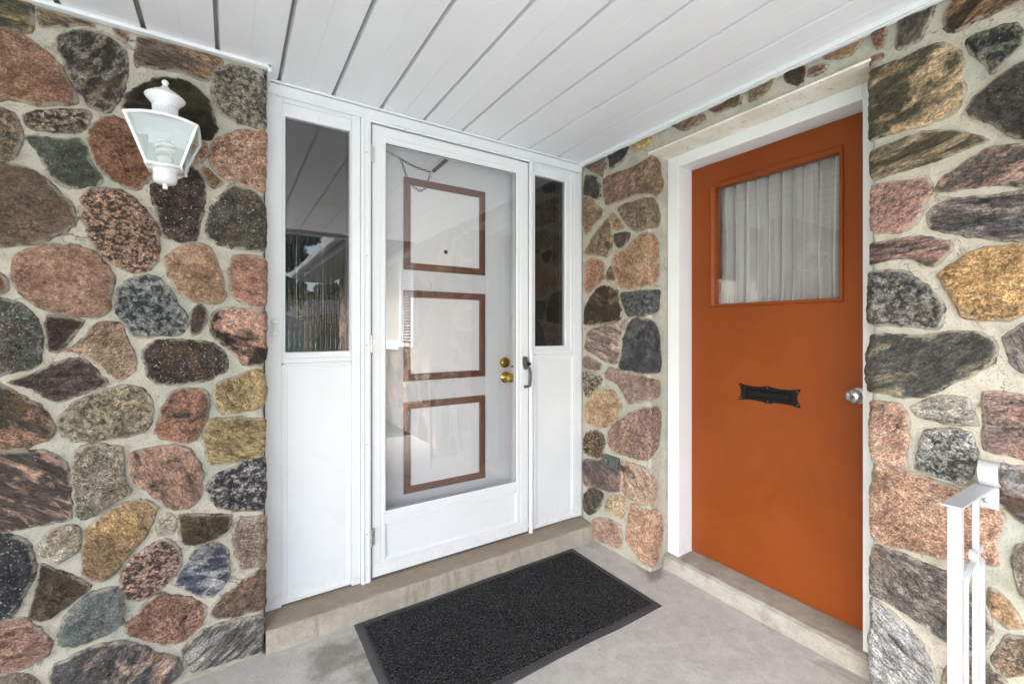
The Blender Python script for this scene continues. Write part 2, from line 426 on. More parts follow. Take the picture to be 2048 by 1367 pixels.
def mat_carpet():
    m, nt, b = new_mat("mat_carpet"); co = worldco(nt)
    mp = N(nt, "ShaderNodeMapping"); mp.inputs["Scale"].default_value = (.55, 1, 1); nt.links.new(co, mp.inputs[0])
    n1 = noise(nt, mp.outputs[0], 210, 3, .7); n2 = noise(nt, co, 6, 4, .6); n3 = noise(nt, mp.outputs[0], 330, 2, .5)
    c = mixc(nt, ramp(nt, n1, .40, .68), (.014,.014,.015), (.13,.13,.135))
    c = mixc(nt, ramp(nt, n3, .60, .70, 0, .85), c, (.36,.36,.365))
    c = mixc(nt, ramp(nt, n2, .45, .72, 0, .30), c, (.085,.08,.075))
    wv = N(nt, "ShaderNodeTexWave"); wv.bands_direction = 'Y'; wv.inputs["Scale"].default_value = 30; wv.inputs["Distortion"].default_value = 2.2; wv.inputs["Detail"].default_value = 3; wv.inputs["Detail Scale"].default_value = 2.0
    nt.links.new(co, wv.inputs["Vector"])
    c = mixc(nt, ramp(nt, wv.outputs["Fac"], .15, .55, .6, 0), c, (.010,.010,.011))  # shade in the grooves between ribs, put into the colour
    nt.links.new(c, b.inputs["Base Color"]); b.inputs["Roughness"].default_value = .95; b.inputs["Specular IOR Level"].default_value = .1
    bump(nt, b, math_n(nt, 'ADD', n1, wv.outputs["Fac"]), .9, .006); return m
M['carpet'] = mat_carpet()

def mat_curtain():
    m, nt, b = new_mat("sheer_curtain_cloth"); co = worldco(nt)
    n = noise(nt, co, 300, 2)
    b.inputs["Base Color"].default_value = (.78,.79,.80,1); b.inputs["Roughness"].default_value = .9; b.inputs["Specular IOR Level"].default_value = .1
    bump(nt, b, n, .2, .001)
    # a sheer weave: see-through face on, denser where the cloth turns edge on
    tr = N(nt, "ShaderNodeBsdfTransparent"); lw = N(nt, "ShaderNodeLayerWeight"); lw.inputs[0].default_value = .5
    m2 = N(nt, "ShaderNodeMixShader"); nt.links.new(ramp(nt, lw.outputs["Facing"], .05, .75, .52, .03), m2.inputs[0])
    out = nt.nodes["Material Output"]
    nt.links.new(b.outputs[0], m2.inputs[1]); nt.links.new(tr.outputs[0], m2.inputs[2]); nt.links.new(m2.outputs[0], out.inputs[0]); return m
M['curtain'] = mat_curtain()
def mat_simple(name, a, b_, scale, rough=.9):
    m, nt, b = new_mat(name); co = worldco(nt)
    nt.links.new(mixc(nt, ramp(nt, noise(nt, co, scale, 6, .7), .35, .65), a, b_), b.inputs["Base Color"]); b.inputs["Roughness"].default_value = rough; return m
M['grass'] = mat_simple("lawn_grass", (.045,.085,.02), (.09,.13,.04), 9)
M['leaf'] = mat_simple("leaf", (.035,.075,.018), (.085,.13,.035), 1.3, .6)
M['bulb'] = paint("bulb_glass", (.78,.80,.76), .25, .03, 0)

# ------------------------------------------------------------------ traced stones: outline (mm along wall, mm up), two tints, grain kind, grain angle
LEFT_STONES=[
([-2397,2187,-2318,2218,-2293,2214,-2293,2135,-2307,2127,-2339,2121,-2397,2109],(92,88,68),(150,122,60),'b',5),
([-2277,2208,-2242,2206,-2201,2209,-2154,2208,-2160,2198,-2189,2192,-2216,2179,-2257,2161,-2272,2156,-2278,2179],(80,62,48),(128,104,82),'b',10),
([-2105,2210,-2075,2207,-2077,2181,-2089,2186,-2101,2195],(135,92,78),(150,110,90),'m',0),
([-2042,2205,-1966,2209,-1817,2210,-1827,2164,-1852,2123,-1877,2115,-1920,2123,-1948,2123,-1998,2115,-2033,2112,-2048,2105,-2055,2142,-2046,2190],(108,88,76),(160,112,70),'b-',12),
([-2397,2099,-2325,2116,-2293,2102,-2268,2085,-2239,2059,-2220,2023,-2201,1981,-2195,1956,-2201,1941,-2239,1928,-2272,1916,-2311,1916,-2339,1915,-2397,1904],(142,92,68),(172,118,92),'m',0),
([-2237,2135,-2216,2158,-2185,2175,-2154,2184,-2122,2179,-2093,2159,-2074,2135,-2069,2098,-2078,2039,-2097,1979,-2116,1938,-2138,1937,-2170,1942,-2185,1964,-2201,2002,-2220,2049,-2233,2087],(62,60,56),(140,128,118),'bs',-55),
([-2085,1960,-2078,1989,-2055,2030,-2020,2063,-1985,2085,-1943,2095,-1906,2092,-1877,2077,-1852,2042,-1837,1997,-1830,1951,-1847,1913,-1877,1903,-1920,1911,-1989,1906,-2055,1912,-2072,1936],(44,40,27),(78,70,40),'m',0),
([-1842,2123,-1827,2164,-1802,2191,-1750,2205,-1701,2192,-1671,2169,-1668,2100,-1668,2023,-1679,1991,-1717,1991,-1771,1996,-1817,2018,-1837,2058],(88,86,74),(168,158,138),'s',0),
([-1847,1886,-1822,1922,-1771,1959,-1728,1976,-1673,1977,-1671,1907,-1673,1804,-1679,1752,-1728,1763,-1781,1772,-1827,1794,-1845,1826],(165,108,84),(198,150,122),'s',0),
([-2397,1872,-2339,1880,-2321,1855,-2314,1821,-2318,1780,-2335,1741,-2397,1715],(98,86,72),(150,124,98),'s',0),
([-2311,1872,-2290,1893,-2246,1908,-2197,1924,-2170,1923,-2164,1901,-2178,1865,-2201,1851,-2239,1842,-2282,1836,-2304,1849],(118,104,86),(190,165,135),'sd',0),
([-2307,1807,-2275,1818,-2239,1818,-2201,1830,-2182,1829,-2170,1808,-2166,1771,-2150,1747,-2134,1718,-2138,1701,-2170,1687,-2201,1674,-2227,1680,-2250,1696,-2264,1730,-2282,1772],(72,78,68),(100,105,92),'m',0),
([-2168,1835,-2154,1882,-2130,1915,-2101,1925,-2072,1908,-2055,1878,-2038,1826,-2016,1774,-2009,1753,-2025,1727,-2051,1694,-2085,1705,-2118,1727,-2142,1754,-2158,1789],(125,68,42),(145,88,60),'m',0),
([-1901,1853,-1891,1882,-1877,1897,-1860,1889,-1857,1854,-1872,1827,-1891,1826],(128,80,55),(170,120,90),'p',0),
([-1869,1797,-1852,1804,-1832,1781,-1812,1763,-1832,1741,-1847,1744,-1862,1769],(142,105,52),(110,80,50),'p',0),
([-2009,1719,-1985,1734,-1943,1754,-1920,1793,-1901,1803,-1877,1778,-1865,1744,-1862,1703,-1867,1660,-1877,1605,-1886,1550,-1915,1538,-1953,1540,-1978,1551,-1991,1590,-1998,1618,-2011,1673],(52,46,42),(96,76,66),'sl',0),
([-1860,1601,-1847,1651,-1822,1703,-1781,1753,-1744,1753,-1701,1736,-1676,1695,-1671,1632,-1673,1536,-1728,1529,-1781,1528,-1822,1536,-1852,1560],(70,67,60),(98,94,84),'sl',0),
([-2397,1703,-2325,1718,-2293,1714,-2268,1693,-2242,1666,-2216,1634,-2201,1605,-2197,1563,-2201,1553,-2239,1522,-2275,1498,-2325,1485,-2397,1482],(112,88,70),(165,122,98),'p-',0),
([-2185,1644,-2166,1674,-2130,1689,-2089,1688,-2055,1666,-2029,1636,-2007,1599,-1994,1568,-1991,1488,-2011,1435,-2046,1421,-2080,1427,-2118,1449,-2146,1485,-2166,1526,-2176,1567,-2182,1602],(188,138,112),(150,104,84),'sd',0),
([-2337,1420,-2325,1454,-2293,1478,-2242,1493,-2197,1493,-2154,1473,-2122,1438,-2105,1395,-2116,1350,-2116,1296,-2138,1273,-2178,1270,-2224,1280,-2261,1289,-2293,1312,-2318,1341,-2332,1381],(148,98,80),(178,128,106),'m',0),
([-2397,1399,-2352,1389,-2347,1345,-2397,1320],(130,80,55),(150,95,70),'m',0),
([-2101,1346,-2089,1374,-2055,1401,-2020,1412,-1989,1402,-1962,1369,-1939,1318,-1918,1283,-1918,1236,-1943,1210,-1985,1213,-2020,1205,-2055,1208,-2080,1247,-2097,1291],(58,66,70),(150,154,152),'s',0),
([-1973,1467,-1953,1498,-1920,1527,-1877,1535,-1842,1517,-1825,1467,-1812,1413,-1802,1353,-1822,1328,-1872,1326,-1915,1342,-1943,1370,-1966,1415],(150,106,78),(185,136,104),'m',0),
([-1789,1464,-1771,1500,-1728,1507,-1673,1493,-1671,1403,-1673,1323,-1728,1325,-1771,1345,-1789,1390],(158,98,80),(182,122,100),'bs',8),
([-2397,1313,-2328,1310,-2300,1286,-2281,1245,-2273,1194,-2275,1142,-2290,1117,-2325,1106,-2397,1100],(76,80,76),(104,106,100),'sl',0),
([-2261,1271,-2220,1267,-2180,1257,-2197,1225,-2216,1188,-2239,1159,-2257,1168,-2263,1214],(62,48,44),(86,70,62),'m',0),
([-2220,1162,-2185,1198,-2154,1241,-2122,1255,-2089,1247,-2076,1202,-2059,1152,-2053,1101,-2068,1080,-2097,1062,-2122,1093,-2154,1133,-2193,1156],(150,114,88),(172,136,108),'bs',-35),
([-2033,1151,-2020,1182,-1976,1193,-1910,1192,-1852,1185,-1817,1163,-1797,1120,-1802,1083,-1837,1058,-1891,1043,-1948,1041,-1998,1050,-2020,1088],(48,42,42),(84,72,70),'sl',0),
([-1906,1266,-1896,1301,-1877,1317,-1862,1302,-1858,1266,-1872,1230,-1891,1212,-1903,1218],(74,58,52),(90,72,62),'m',0),
([-1850,1248,-1837,1285,-1802,1307,-1750,1308,-1679,1301,-1668,1282,-1668,1211,-1673,1134,-1690,1097,-1750,1102,-1765,1131,-1802,1169,-1837,1206],(58,48,46),(200,142,122),'p',20),
([-2339,1072,-2311,1088,-2261,1111,-2224,1133,-2197,1140,-2170,1123,-2138,1083,-2124,1055,-2154,1041,-2201,1018,-2239,1008,-2268,1029,-2293,1051],(70,58,57),(98,82,76),'bs',-15),
([-2397,1061,-2342,1055,-2307,1022,-2275,993,-2253,960,-2246,923,-2261,894,-2307,877,-2397,880],(84,72,58),(180,116,92),'pb',30),
([-2235,927,-2227,968,-2201,997,-2154,1025,-2105,1043,-2063,1046,-2029,1026,-2011,985,-2009,928,-2025,890,-2072,877,-2138,874,-2193,877,-2224,894],(112,100,82),(172,152,124),'s',0),
([-2002,876,-1991,926,-1976,976,-1953,1018,-1910,1024,-1872,1015,-1852,989,-1852,941,-1872,883,-1891,844,-1925,837,-1971,852],(158,94,72),(78,68,60),'p',0),
([-1835,1012,-1822,1036,-1771,1057,-1717,1079,-1687,1074,-1673,1032,-1676,968,-1690,938,-1750,928,-1812,925,-1830,963],(150,120,74),(176,142,84),'bs',70),
([-1864,870,-1853,906,-1802,909,-1733,902,-1673,886,-1671,819,-1675,772,-1709,749,-1766,745,-1832,745,-1853,763,-1864,809],(150,120,74),(178,148,90),'bs',15),
([-2397,862,-2330,862,-2293,862,-2262,856,-2235,831,-2213,788,-2209,726,-2207,659,-2209,637,-2255,634,-2304,635,-2397,641],(84,70,66),(190,138,116),'b-',38),
([-2199,848,-2166,860,-2124,855,-2089,840,-2082,777,-2078,730,-2064,698,-2080,686,-2119,656,-2158,636,-2183,633,-2197,662,-2203,725,-2202,798],(132,122,104),(168,156,134),'s',0),
([-2071,799,-2058,824,-2011,829,-1949,832,-1904,804,-1879,756,-1871,698,-1879,636,-1909,608,-1944,606,-1973,625,-1997,660,-2035,698,-2062,733],(168,118,98),(74,66,62),'pb-',65),
([-1856,676,-1826,709,-1767,731,-1716,749,-1675,743,-1669,687,-1669,606,-1681,551,-1727,555,-1789,568,-1826,593,-1850,636],(70,74,84),(186,180,176),'sd',0),
([-2179,550,-2174,589,-2141,621,-2106,648,-2071,661,-2025,651,-1997,627,-2007,590,-2021,545,-2044,515,-2076,476,-2102,437,-2128,419,-2158,431,-2183,461],(148,110,72),(178,130,68),'pb',50),
([-2280,572,-2262,600,-2235,615,-2207,615,-2189,598,-2187,558,-2195,532,-2215,515,-2235,507,-2259,525,-2278,544],(196,184,164),(170,156,134),'m',0),
([-1997,569,-1988,597,-1964,598,-1947,570,-1952,534,-1973,524,-1995,535],(190,176,152),(160,144,120),'m',0),
([-1934,585,-1879,574,-1791,553,-1789,519,-1805,491,-1848,473,-1909,476,-1929,491,-1937,543],(66,54,36),(108,90,50),'m',0),
([-1767,527,-1744,534,-1672,519,-1672,458,-1678,344,-1710,343,-1744,344,-1767,383,-1778,432,-1777,484],(146,120,108),(168,140,124),'m',0),
([-2397,629,-2330,612,-2304,589,-2289,547,-2287,503,-2299,458,-2315,415,-2337,377,-2397,388],(44,46,50),(72,74,78),'sl',0),
([-2272,512,-2235,482,-2199,449,-2164,413,-2187,389,-2219,366,-2251,344,-2280,342,-2299,364,-2293,413,-2280,463],(72,56,42),(100,78,58),'m',0),
([-2239,262,-2235,305,-2211,347,-2179,381,-2141,394,-2106,389,-2089,363,-2085,309,-2085,268,-2106,252,-2149,239,-2199,236,-2227,247],(110,118,116),(132,138,132),'m',0),
([-2089,416,-2071,457,-2035,489,-1997,509,-1959,505,-1937,468,-1929,423,-1949,385,-1983,353,-2021,329,-2048,326,-2071,345,-2084,379],(170,122,108),(196,150,130),'sd',0),
([-1949,354,-1924,409,-1894,457,-1848,463,-1810,447,-1794,404,-1791,344,-1810,298,-1842,273,-1884,293,-1920,323],(62,72,90),(178,178,180),'bs',15),
([-2080,254,-2053,280,-2021,317,-1988,330,-1944,310,-1899,283,-1869,247,-1858,218,-1879,181,-1914,150,-1949,145,-1997,164,-2039,198,-2071,227],(132,84,66),(164,112,92),'s',0),
([-1845,226,-1826,252,-1772,286,-1716,315,-1675,327,-1671,268,-1675,188,-1698,176,-1761,177,-1816,184,-1842,203],(118,90,72),(190,122,98),'pb-',-35),
([-2397,380,-2315,359,-2285,329,-2262,293,-2251,262,-2259,232,-2285,221,-2326,211,-2397,230],(148,102,84),(172,124,104),'bs',10),
([-2249,186,-2215,203,-2174,215,-2132,216,-2080,201,-2039,171,-1997,133,-1944,97,-1932,64,-1937,35,-1969,14,-2080,55,-2166,87,-2247,122],(88,86,86),(190,150,130),'pb-',-40),
([-1924,117,-1889,153,-1837,166,-1772,162,-1704,154,-1681,136,-1684,69,-1693,19,-1755,21,-1837,25,-1899,32,-1920,65],(96,94,92),(150,144,138),'b',-35),
([-2397,217,-2326,200,-2297,179,-2280,149,-2285,134,-2397,183],(108,94,80),(140,120,100),'m',0),
]
RIGHT_STONES=[
([23,2218,117,2218,198,2218,212,2195,201,2132,185,2094,144,2125,74,2171],(126,98,80),(160,122,96),'pb',-30),
([231,2218,301,2218,361,2218,375,2195,361,2164,325,2144,250,2128,231,2160],(54,52,52),(84,80,76),'m',0),
([390,2218,464,2218,570,2218,589,2218,576,2200,496,2165,413,2166],(168,132,55),(190,152,80),'m',0),
([30,2144,74,2143,124,2121,161,2057,158,2000,131,1988,74,2017,23,2040],(68,68,62),(94,92,84),'m',0),
([185,2084,276,2095,408,2090,531,2108,570,2099,596,2035,606,1967,583,1928,525,1914,430,1938,349,1933,218,1932,196,1952],(126,92,72),(160,118,92),'bs',-15),
([301,1894,337,1908,430,1903,531,1898,563,1865,580,1807,563,1757,485,1748,419,1747,361,1794,313,1859],(122,102,78),(150,128,98),'s',0),
([238,1871,263,1872,313,1832,340,1785,313,1777,257,1778,238,1824],(168,118,78),(186,138,96),'m',0),
([23,2010,88,2003,117,1962,185,1907,178,1870,131,1851,60,1801,23,1813],(138,104,80),(166,126,98),'p',0),
([30,1701,88,1761,158,1816,218,1857,244,1809,253,1732,244,1668,205,1646,131,1666,38,1681],(140,108,82),(66,50,38),'p-',0),
([266,1753,313,1757,373,1747,375,1720,337,1681,282,1690],(80,64,54),(100,84,70),'m',0),
([261,1600,276,1645,361,1668,419,1712,485,1724,537,1711,570,1667,570,1564,567,1503,518,1457,453,1449,325,1453,288,1495],(164,112,82),(190,142,108),'m',0),
([33,1589,52,1642,117,1643,198,1599,198,1542,158,1498,74,1451,33,1459],(155,96,76),(178,122,98),'m',0),
([212,1550,244,1588,269,1534,261,1507,214,1512],(112,92,72),(136,112,90),'m',0),
([38,1368,88,1430,158,1478,238,1472,282,1449,313,1383,315,1291,212,1270,45,1259,27,1298],(62,48,34),(150,112,78),'p-',0),
([319,1428,408,1431,518,1432,570,1430,572,1365,557,1326,464,1301,373,1303,337,1354],(64,68,72),(112,114,114),'s',0),
([313,1255,337,1282,373,1285,343,1241,313,1227],(150,115,95),(170,130,110),'m',0),
([33,1136,60,1212,144,1247,276,1272,313,1236,307,1163,315,1108,282,1051,238,1043,131,1076,45,1109],(130,106,98),(174,146,134),'b',15),
([325,1099,337,1191,373,1263,430,1289,507,1278,563,1236,576,1132,589,1073,570,1013,496,1008,396,1011,307,1020],(62,66,74),(100,98,96),'m',0),
([19,1067,88,1061,165,1031,158,999,88,997,23,1002],(124,94,86),(150,118,104),'m',0),
([19,971,60,985,131,971,172,945,144,899,88,844,38,832,16,905],(62,54,46),(160,146,126),'s',0),
([201,986,231,1022,313,1009,430,996,570,970,580,917,563,884,474,866,379,835,331,892,294,929,205,958],(142,108,98),(166,132,120),'m',0),
([33,706,38,777,88,844,185,889,263,893,313,844,319,790,276,728,185,679,88,671],(172,126,86),(196,152,112),'m',0),
([222,643,263,707,349,768,464,826,557,835,589,787,583,709,563,634,496,571,408,556,301,557,238,571],(138,98,86),(166,126,110),'s',0),
([19,592,88,638,158,645,192,608,192,551,165,497,88,488,23,497],(156,120,80),(80,62,44),'sd',0),
([19,445,103,471,205,492,301,465,307,403,301,348,212,323,117,308,23,310],(98,82,80),(156,116,100),'pb-',30),
([319,511,396,527,474,521,544,470,557,403,531,357,485,334,408,335,325,344,319,425],(196,156,132),(84,68,58),'pb-',35),
([16,227,60,286,131,315,192,302,185,262,144,200,74,139,23,149],(72,62,56),(110,96,84),'s',0),
([192,226,250,316,367,321,349,252,319,210,238,213],(184,152,114),(200,170,134),'m',0),
([361,166,384,265,390,307,430,316,466,306,507,316,576,295,596,187,570,90,531,28,474,37,396,73,355,110],(186,130,100),(206,152,122),'m',0),
([96,115,185,162,301,171,319,132,319,45,212,24,117,19],(166,122,104),(186,142,122),'m',0),
([601,2211,631,2218,771,2218,810,2193,810,2163,712,2162,631,2218],(112,88,74),(150,118,98),'bs',-25),
([819,2218,900,2218,980,2218,980,2170,943,2170,874,2175,847,2199],(112,76,58),(134,98,76),'m',0),
([1020,2218,1069,2218,1123,2218,1116,2189,1091,2167,1046,2160,1020,2164],(142,120,82),(180,160,124),'p',0),
([1156,2218,1188,2218,1218,2218,1230,2187,1227,2157,1195,2149,1168,2169,1155,2189],(72,52,32),(96,72,46),'m',0),
([1238,2183,1264,2184,1294,2172,1283,2154,1246,2155,1235,2164],(126,84,66),(150,104,84),'m',0),
([1273,2218,1334,2218,1403,2218,1392,2192,1363,2170,1304,2188],(146,102,66),(170,124,86),'p',0),
([1427,2218,1464,2218,1462,2187,1455,2153,1436,2157,1427,2185],(120,70,44),(146,92,62),'m',0),
([1494,2218,1514,2218,1550,2218,1577,2218,1577,2193,1558,2153,1546,2124,1518,2118,1494,2121,1487,2143,1492,2192],(86,76,68),(118,104,92),'bs',-70),
([1603,2157,1613,2185,1628,2206,1669,2203,1774,2178,1774,2107,1759,2108,1720,2109,1669,2110,1635,2101,1613,2104,1602,2118],(64,50,32),(160,104,58),'b',-35),
([1416,2132,1447,2129,1451,2114,1429,2109,1415,2099],(130,85,60),(150,100,74),'m',0),
([1406,2084,1455,2087,1510,2086,1565,2090,1599,2077,1628,2044,1635,2016,1640,1964,1642,1920,1631,1885,1610,1860,1554,1857,1477,1860,1420,1860,1413,1924,1404,1984],(82,74,54),(196,158,112),'pb',-25),
([1648,2062,1669,2072,1701,2065,1732,2061,1747,2038,1753,1999,1732,1974,1708,1950,1692,1946,1682,1977,1664,2010,1652,2036],(44,46,44),(120,120,106),'s',0),
([1650,1862,1662,1886,1682,1906,1708,1926,1738,1941,1774,1948,1788,1870,1788,1729,1756,1739,1726,1763,1704,1797,1675,1823,1655,1841],(60,56,54),(98,88,84),'m',0),
([1413,1806,1438,1825,1498,1828,1546,1834,1599,1822,1645,1797,1682,1766,1682,1757,1628,1747,1558,1737,1498,1730,1433,1724,1417,1760],(80,72,52),(160,134,102),'b',-15),
([1582,1658,1599,1684,1642,1708,1682,1735,1723,1735,1774,1712,1774,1610,1714,1629,1669,1637,1613,1637,1586,1643],(96,84,80),(186,136,124),'bs',-20),
([1563,1566,1573,1595,1606,1612,1669,1608,1714,1599,1774,1597,1774,1477,1726,1471,1675,1489,1628,1507,1580,1530,1573,1539],(84,78,78),(146,132,126),'b',5),
([1427,1704,1477,1701,1554,1689,1569,1672,1571,1641,1554,1610,1542,1566,1522,1544,1490,1539,1424,1554,1419,1625],(176,122,110),(72,60,56),'pb-',-25),
([1417,1510,1455,1517,1546,1516,1599,1493,1615,1477,1610,1458,1580,1423,1550,1431,1526,1451,1498,1457,1455,1451,1415,1446],(92,74,72),(180,126,116),'b',-10),
([1409,1415,1455,1419,1498,1417,1530,1395,1565,1353,1595,1310,1597,1275,1584,1235,1538,1238,1490,1243,1433,1247,1413,1264,1411,1342],(66,68,70),(150,148,140),'s',0),
([1586,1391,1599,1410,1628,1431,1669,1457,1714,1459,1774,1456,1788,1383,1774,1287,1729,1257,1682,1258,1645,1264,1633,1274,1617,1314,1599,1365],(190,134,60),(206,160,104),'p-',0),
([1417,1208,1473,1214,1538,1209,1599,1221,1655,1223,1692,1206,1704,1178,1701,1141,1669,1110,1613,1069,1558,1029,1514,1019,1464,1023,1420,1026,1407,1056,1408,1118],(84,82,78),(180,158,120),'pb-',-35),
([1717,1207,1732,1225,1756,1243,1788,1252,1788,1120,1755,1115,1732,1138,1726,1170],(112,102,100),(150,136,128),'bs',60),
([1526,989,1558,1014,1599,1030,1645,1031,1659,999,1664,966,1660,957,1599,952,1546,963],(150,145,134),(180,174,160),'bs',-15),
([1682,1052,1755,1051,1790,1046,1790,883,1755,884,1720,888,1687,894,1678,910,1681,960],(164,114,100),(130,108,104),'pb',-10),
([1412,983,1485,997,1510,976,1519,940,1517,884,1514,850,1514,804,1474,794,1427,800,1421,863],(194,144,120),(176,118,92),'bs',-40),
([1550,894,1565,923,1613,935,1655,931,1659,904,1668,876,1644,785,1603,790,1538,800],(76,80,80),(176,176,168),'s',0),
([1440,791,1483,791,1547,781,1611,769,1641,765,1690,751,1715,730,1714,690,1704,646,1704,582,1662,569,1603,550,1547,545,1483,540,1430,536,1418,585,1416,643,1428,718],(180,126,98),(200,150,124),'m',0),
([1714,859,1755,862,1792,863,1792,719,1755,712,1730,735,1712,758,1714,812],(60,62,66),(176,176,178),'pb',20),
([1428,518,1483,523,1547,518,1605,512,1662,482,1694,443,1695,365,1662,315,1607,307,1568,321,1518,337,1474,348,1418,360,1416,436],(104,98,94),(156,140,130),'bs',30),
([1413,334,1460,335,1505,308,1539,277,1560,241,1574,196,1576,143,1413,31,1411,148,1416,270],(176,176,176),(84,84,88),'b-',40),
([1737,621,1746,649,1792,677,1792,524,1752,513,1743,547,1738,583],(124,110,100),(150,134,120),'bs',60),
([1692,502,1707,505,1730,483,1749,450,1749,430,1724,418,1707,431,1692,443],(164,118,74),(190,146,98),'m',0),
([1697,316,1714,366,1720,390,1755,405,1792,418,1792,339,1755,310,1724,279,1707,288],(116,98,80),(160,132,108),'s',0),
([1603,220,1644,278,1683,303,1697,277,1724,261,1697,202,1603,136],(112,98,86),(150,130,112),'s',0),
]

# ------------------------------------------------------------------ large structure
FLOOR_BACK = 0.14
def terrain(x, y):
    d = np.maximum(0, -y-3.2)
    return -.16 - .019*np.minimum(d, 45)
def sheet(name, xs, ys, dz, mat):
    X, Y = np.meshgrid(xs, ys, indexing='ij')
    o = MB().grid(np.stack([X, Y, terrain(X, Y)+dz], -1)).build(name, mat, smooth='full'); return structure(o)
sheet('lawn', np.linspace(-260, 260, 80), np.linspace(-420, 60, 160), 0, M['grass'])
sheet('driveway', np.linspace(-7.5, -.75, 10), np.linspace(-25, -3.0, 40), .02, M['drive'])  # out of view, kept pale and wide to bounce light onto the ceiling
sheet('road', np.linspace(-120, 120, 30), np.linspace(-32, -25.2, 8), .03, mat_concrete("asphalt", (.06,.06,.06), (.04,.04,.04), (.08,.08,.08), .4))

fm = MB()                                             # porch slab, gently uneven
xs = np.linspace(-4.2, .135, 120); ys = np.linspace(-2.95, .06, 90)
X, Y = np.meshgrid(xs, ys, indexing='ij')
Zf = .0015*fbm(X*3, Y*3, 5) + .0008*fbm(X*14, Y*14, 8)
fm.grid(np.stack([X, Y, Zf], -1))
fm.box(-4.2, .135, -2.95, .06, -.6, -.012)
structure(fm.build('porch_floor', M['floor'], smooth=30, fix=False))

def profile_slab(name, prof, a0, a1, n, mp, mat, seed, amp=.0025):
    """loft a (depth, z) profile along the wall with chipped, uneven edges"""
    pr = np.array(prof); t = np.linspace(a0, a1, n); k = np.linspace(0, 1, len(pr))
    # refine the profile
    kk = np.linspace(0, len(pr)-1, (len(pr)-1)*6+1)
    px = np.interp(kk, np.arange(len(pr)), pr[:, 0]); pz = np.interp(kk, np.arange(len(pr)), pr[:, 1])
    T, K = np.meshgrid(t, np.arange(len(kk)), indexing='ij')
    n1 = fbm(T*9, K*.22, seed)*amp + fbm(T*55, K*.9, seed+3)*amp*.5
    D = px[None, :] + n1; Zz = pz[None, :] + fbm(T*7, K*.25, seed+9)*amp + fbm(T*60, K*.8, seed+4)*amp*.4
    P = np.array(mp(T, D, Zz)); P = np.moveaxis(P, 0, -1)
    return MB().grid(P).build(name, mat, smooth='full', fix=False)
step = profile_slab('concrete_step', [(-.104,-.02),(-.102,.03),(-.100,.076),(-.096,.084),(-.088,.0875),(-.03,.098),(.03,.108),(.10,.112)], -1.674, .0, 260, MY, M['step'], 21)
tag(step, 'low grey concrete step under the white storm door and side windows', 'step')
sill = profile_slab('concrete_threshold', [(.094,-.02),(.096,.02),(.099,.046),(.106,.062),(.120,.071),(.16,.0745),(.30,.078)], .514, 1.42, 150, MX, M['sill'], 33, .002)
tag(sill, 'pale concrete threshold under the orange door', 'threshold')

# ------------------------------------------------------------------ field-stone walls
KIND = {  # stretch, patch scale, contrast, dark, light
 'm':  (1.15, 16, .75, .20, .14), 's': (1.0, 48, .95, .55, .45), 'sd': (1.2, 44, .7, 1.0, .35), 'sl': (1.0, 30, .7, .25, .62),
 'p':  (1.3, 9, 1.0, .30, .20), 'pb': (2.0, 13, 1.0, .38, .28), 'b': (4.2, 34, 1.0, .32, .28), 'bs': (2.0, 40, .85, .42, .36)}

def smooth_outline(P, n):
    P = np.asarray(P, float); m = len(P)
    t = np.linspace(0, 1, 8, endpoint=False)[:, None]; out = []
    for i in range(m):
        p0, p1, p2, p3 = P[i-1], P[i], P[(i+1) % m], P[(i+2) % m]
        a = .5*(2*p1 + (p2-p0)*t + (2*p0-5*p1+4*p2-p3)*t**2 + (3*p1-p0-3*p2+p3)*t**3)
        out.append(.75*a + .25*(p1*(1-t)+p2*t))
    Q = np.concatenate(out); Q2 = np.vstack([Q, Q[:1]])
    s = np.concatenate([[0], np.cumsum(np.linalg.norm(np.diff(Q2, axis=0), axis=1))])
    tt = np.linspace(0, s[-1], n, endpoint=False)
    return np.stack([np.interp(tt, s, Q2[:, 0]), np.interp(tt, s, Q2[:, 1])], 1)

def make_fold(uc_hi=None, uc_lo=None, r=.016):
    """bends (u along the wall, outward h) round the outer corners of a wall; returns (u, depth into the wall)"""
    def f(u, h):
        uu = u.copy(); d = -h.copy()
        for uc, sg in ((uc_hi, 1), (uc_lo, -1)):
            if uc is None: continue
            a = sg*(u-uc) + r                      # arc length past the start of the bend
            th = np.clip(a/r, 0, math.pi/2); k = a > 0
            ub = -r + (r+h)*np.sin(th); db = r-(r+h)*np.cos(th)
            ext = np.maximum(0, a-math.pi/2*r); db = db + ext
            uu = np.where(k, uc + sg*ub, uu); d = np.where(k, db, d)
        return uu, d
    return f

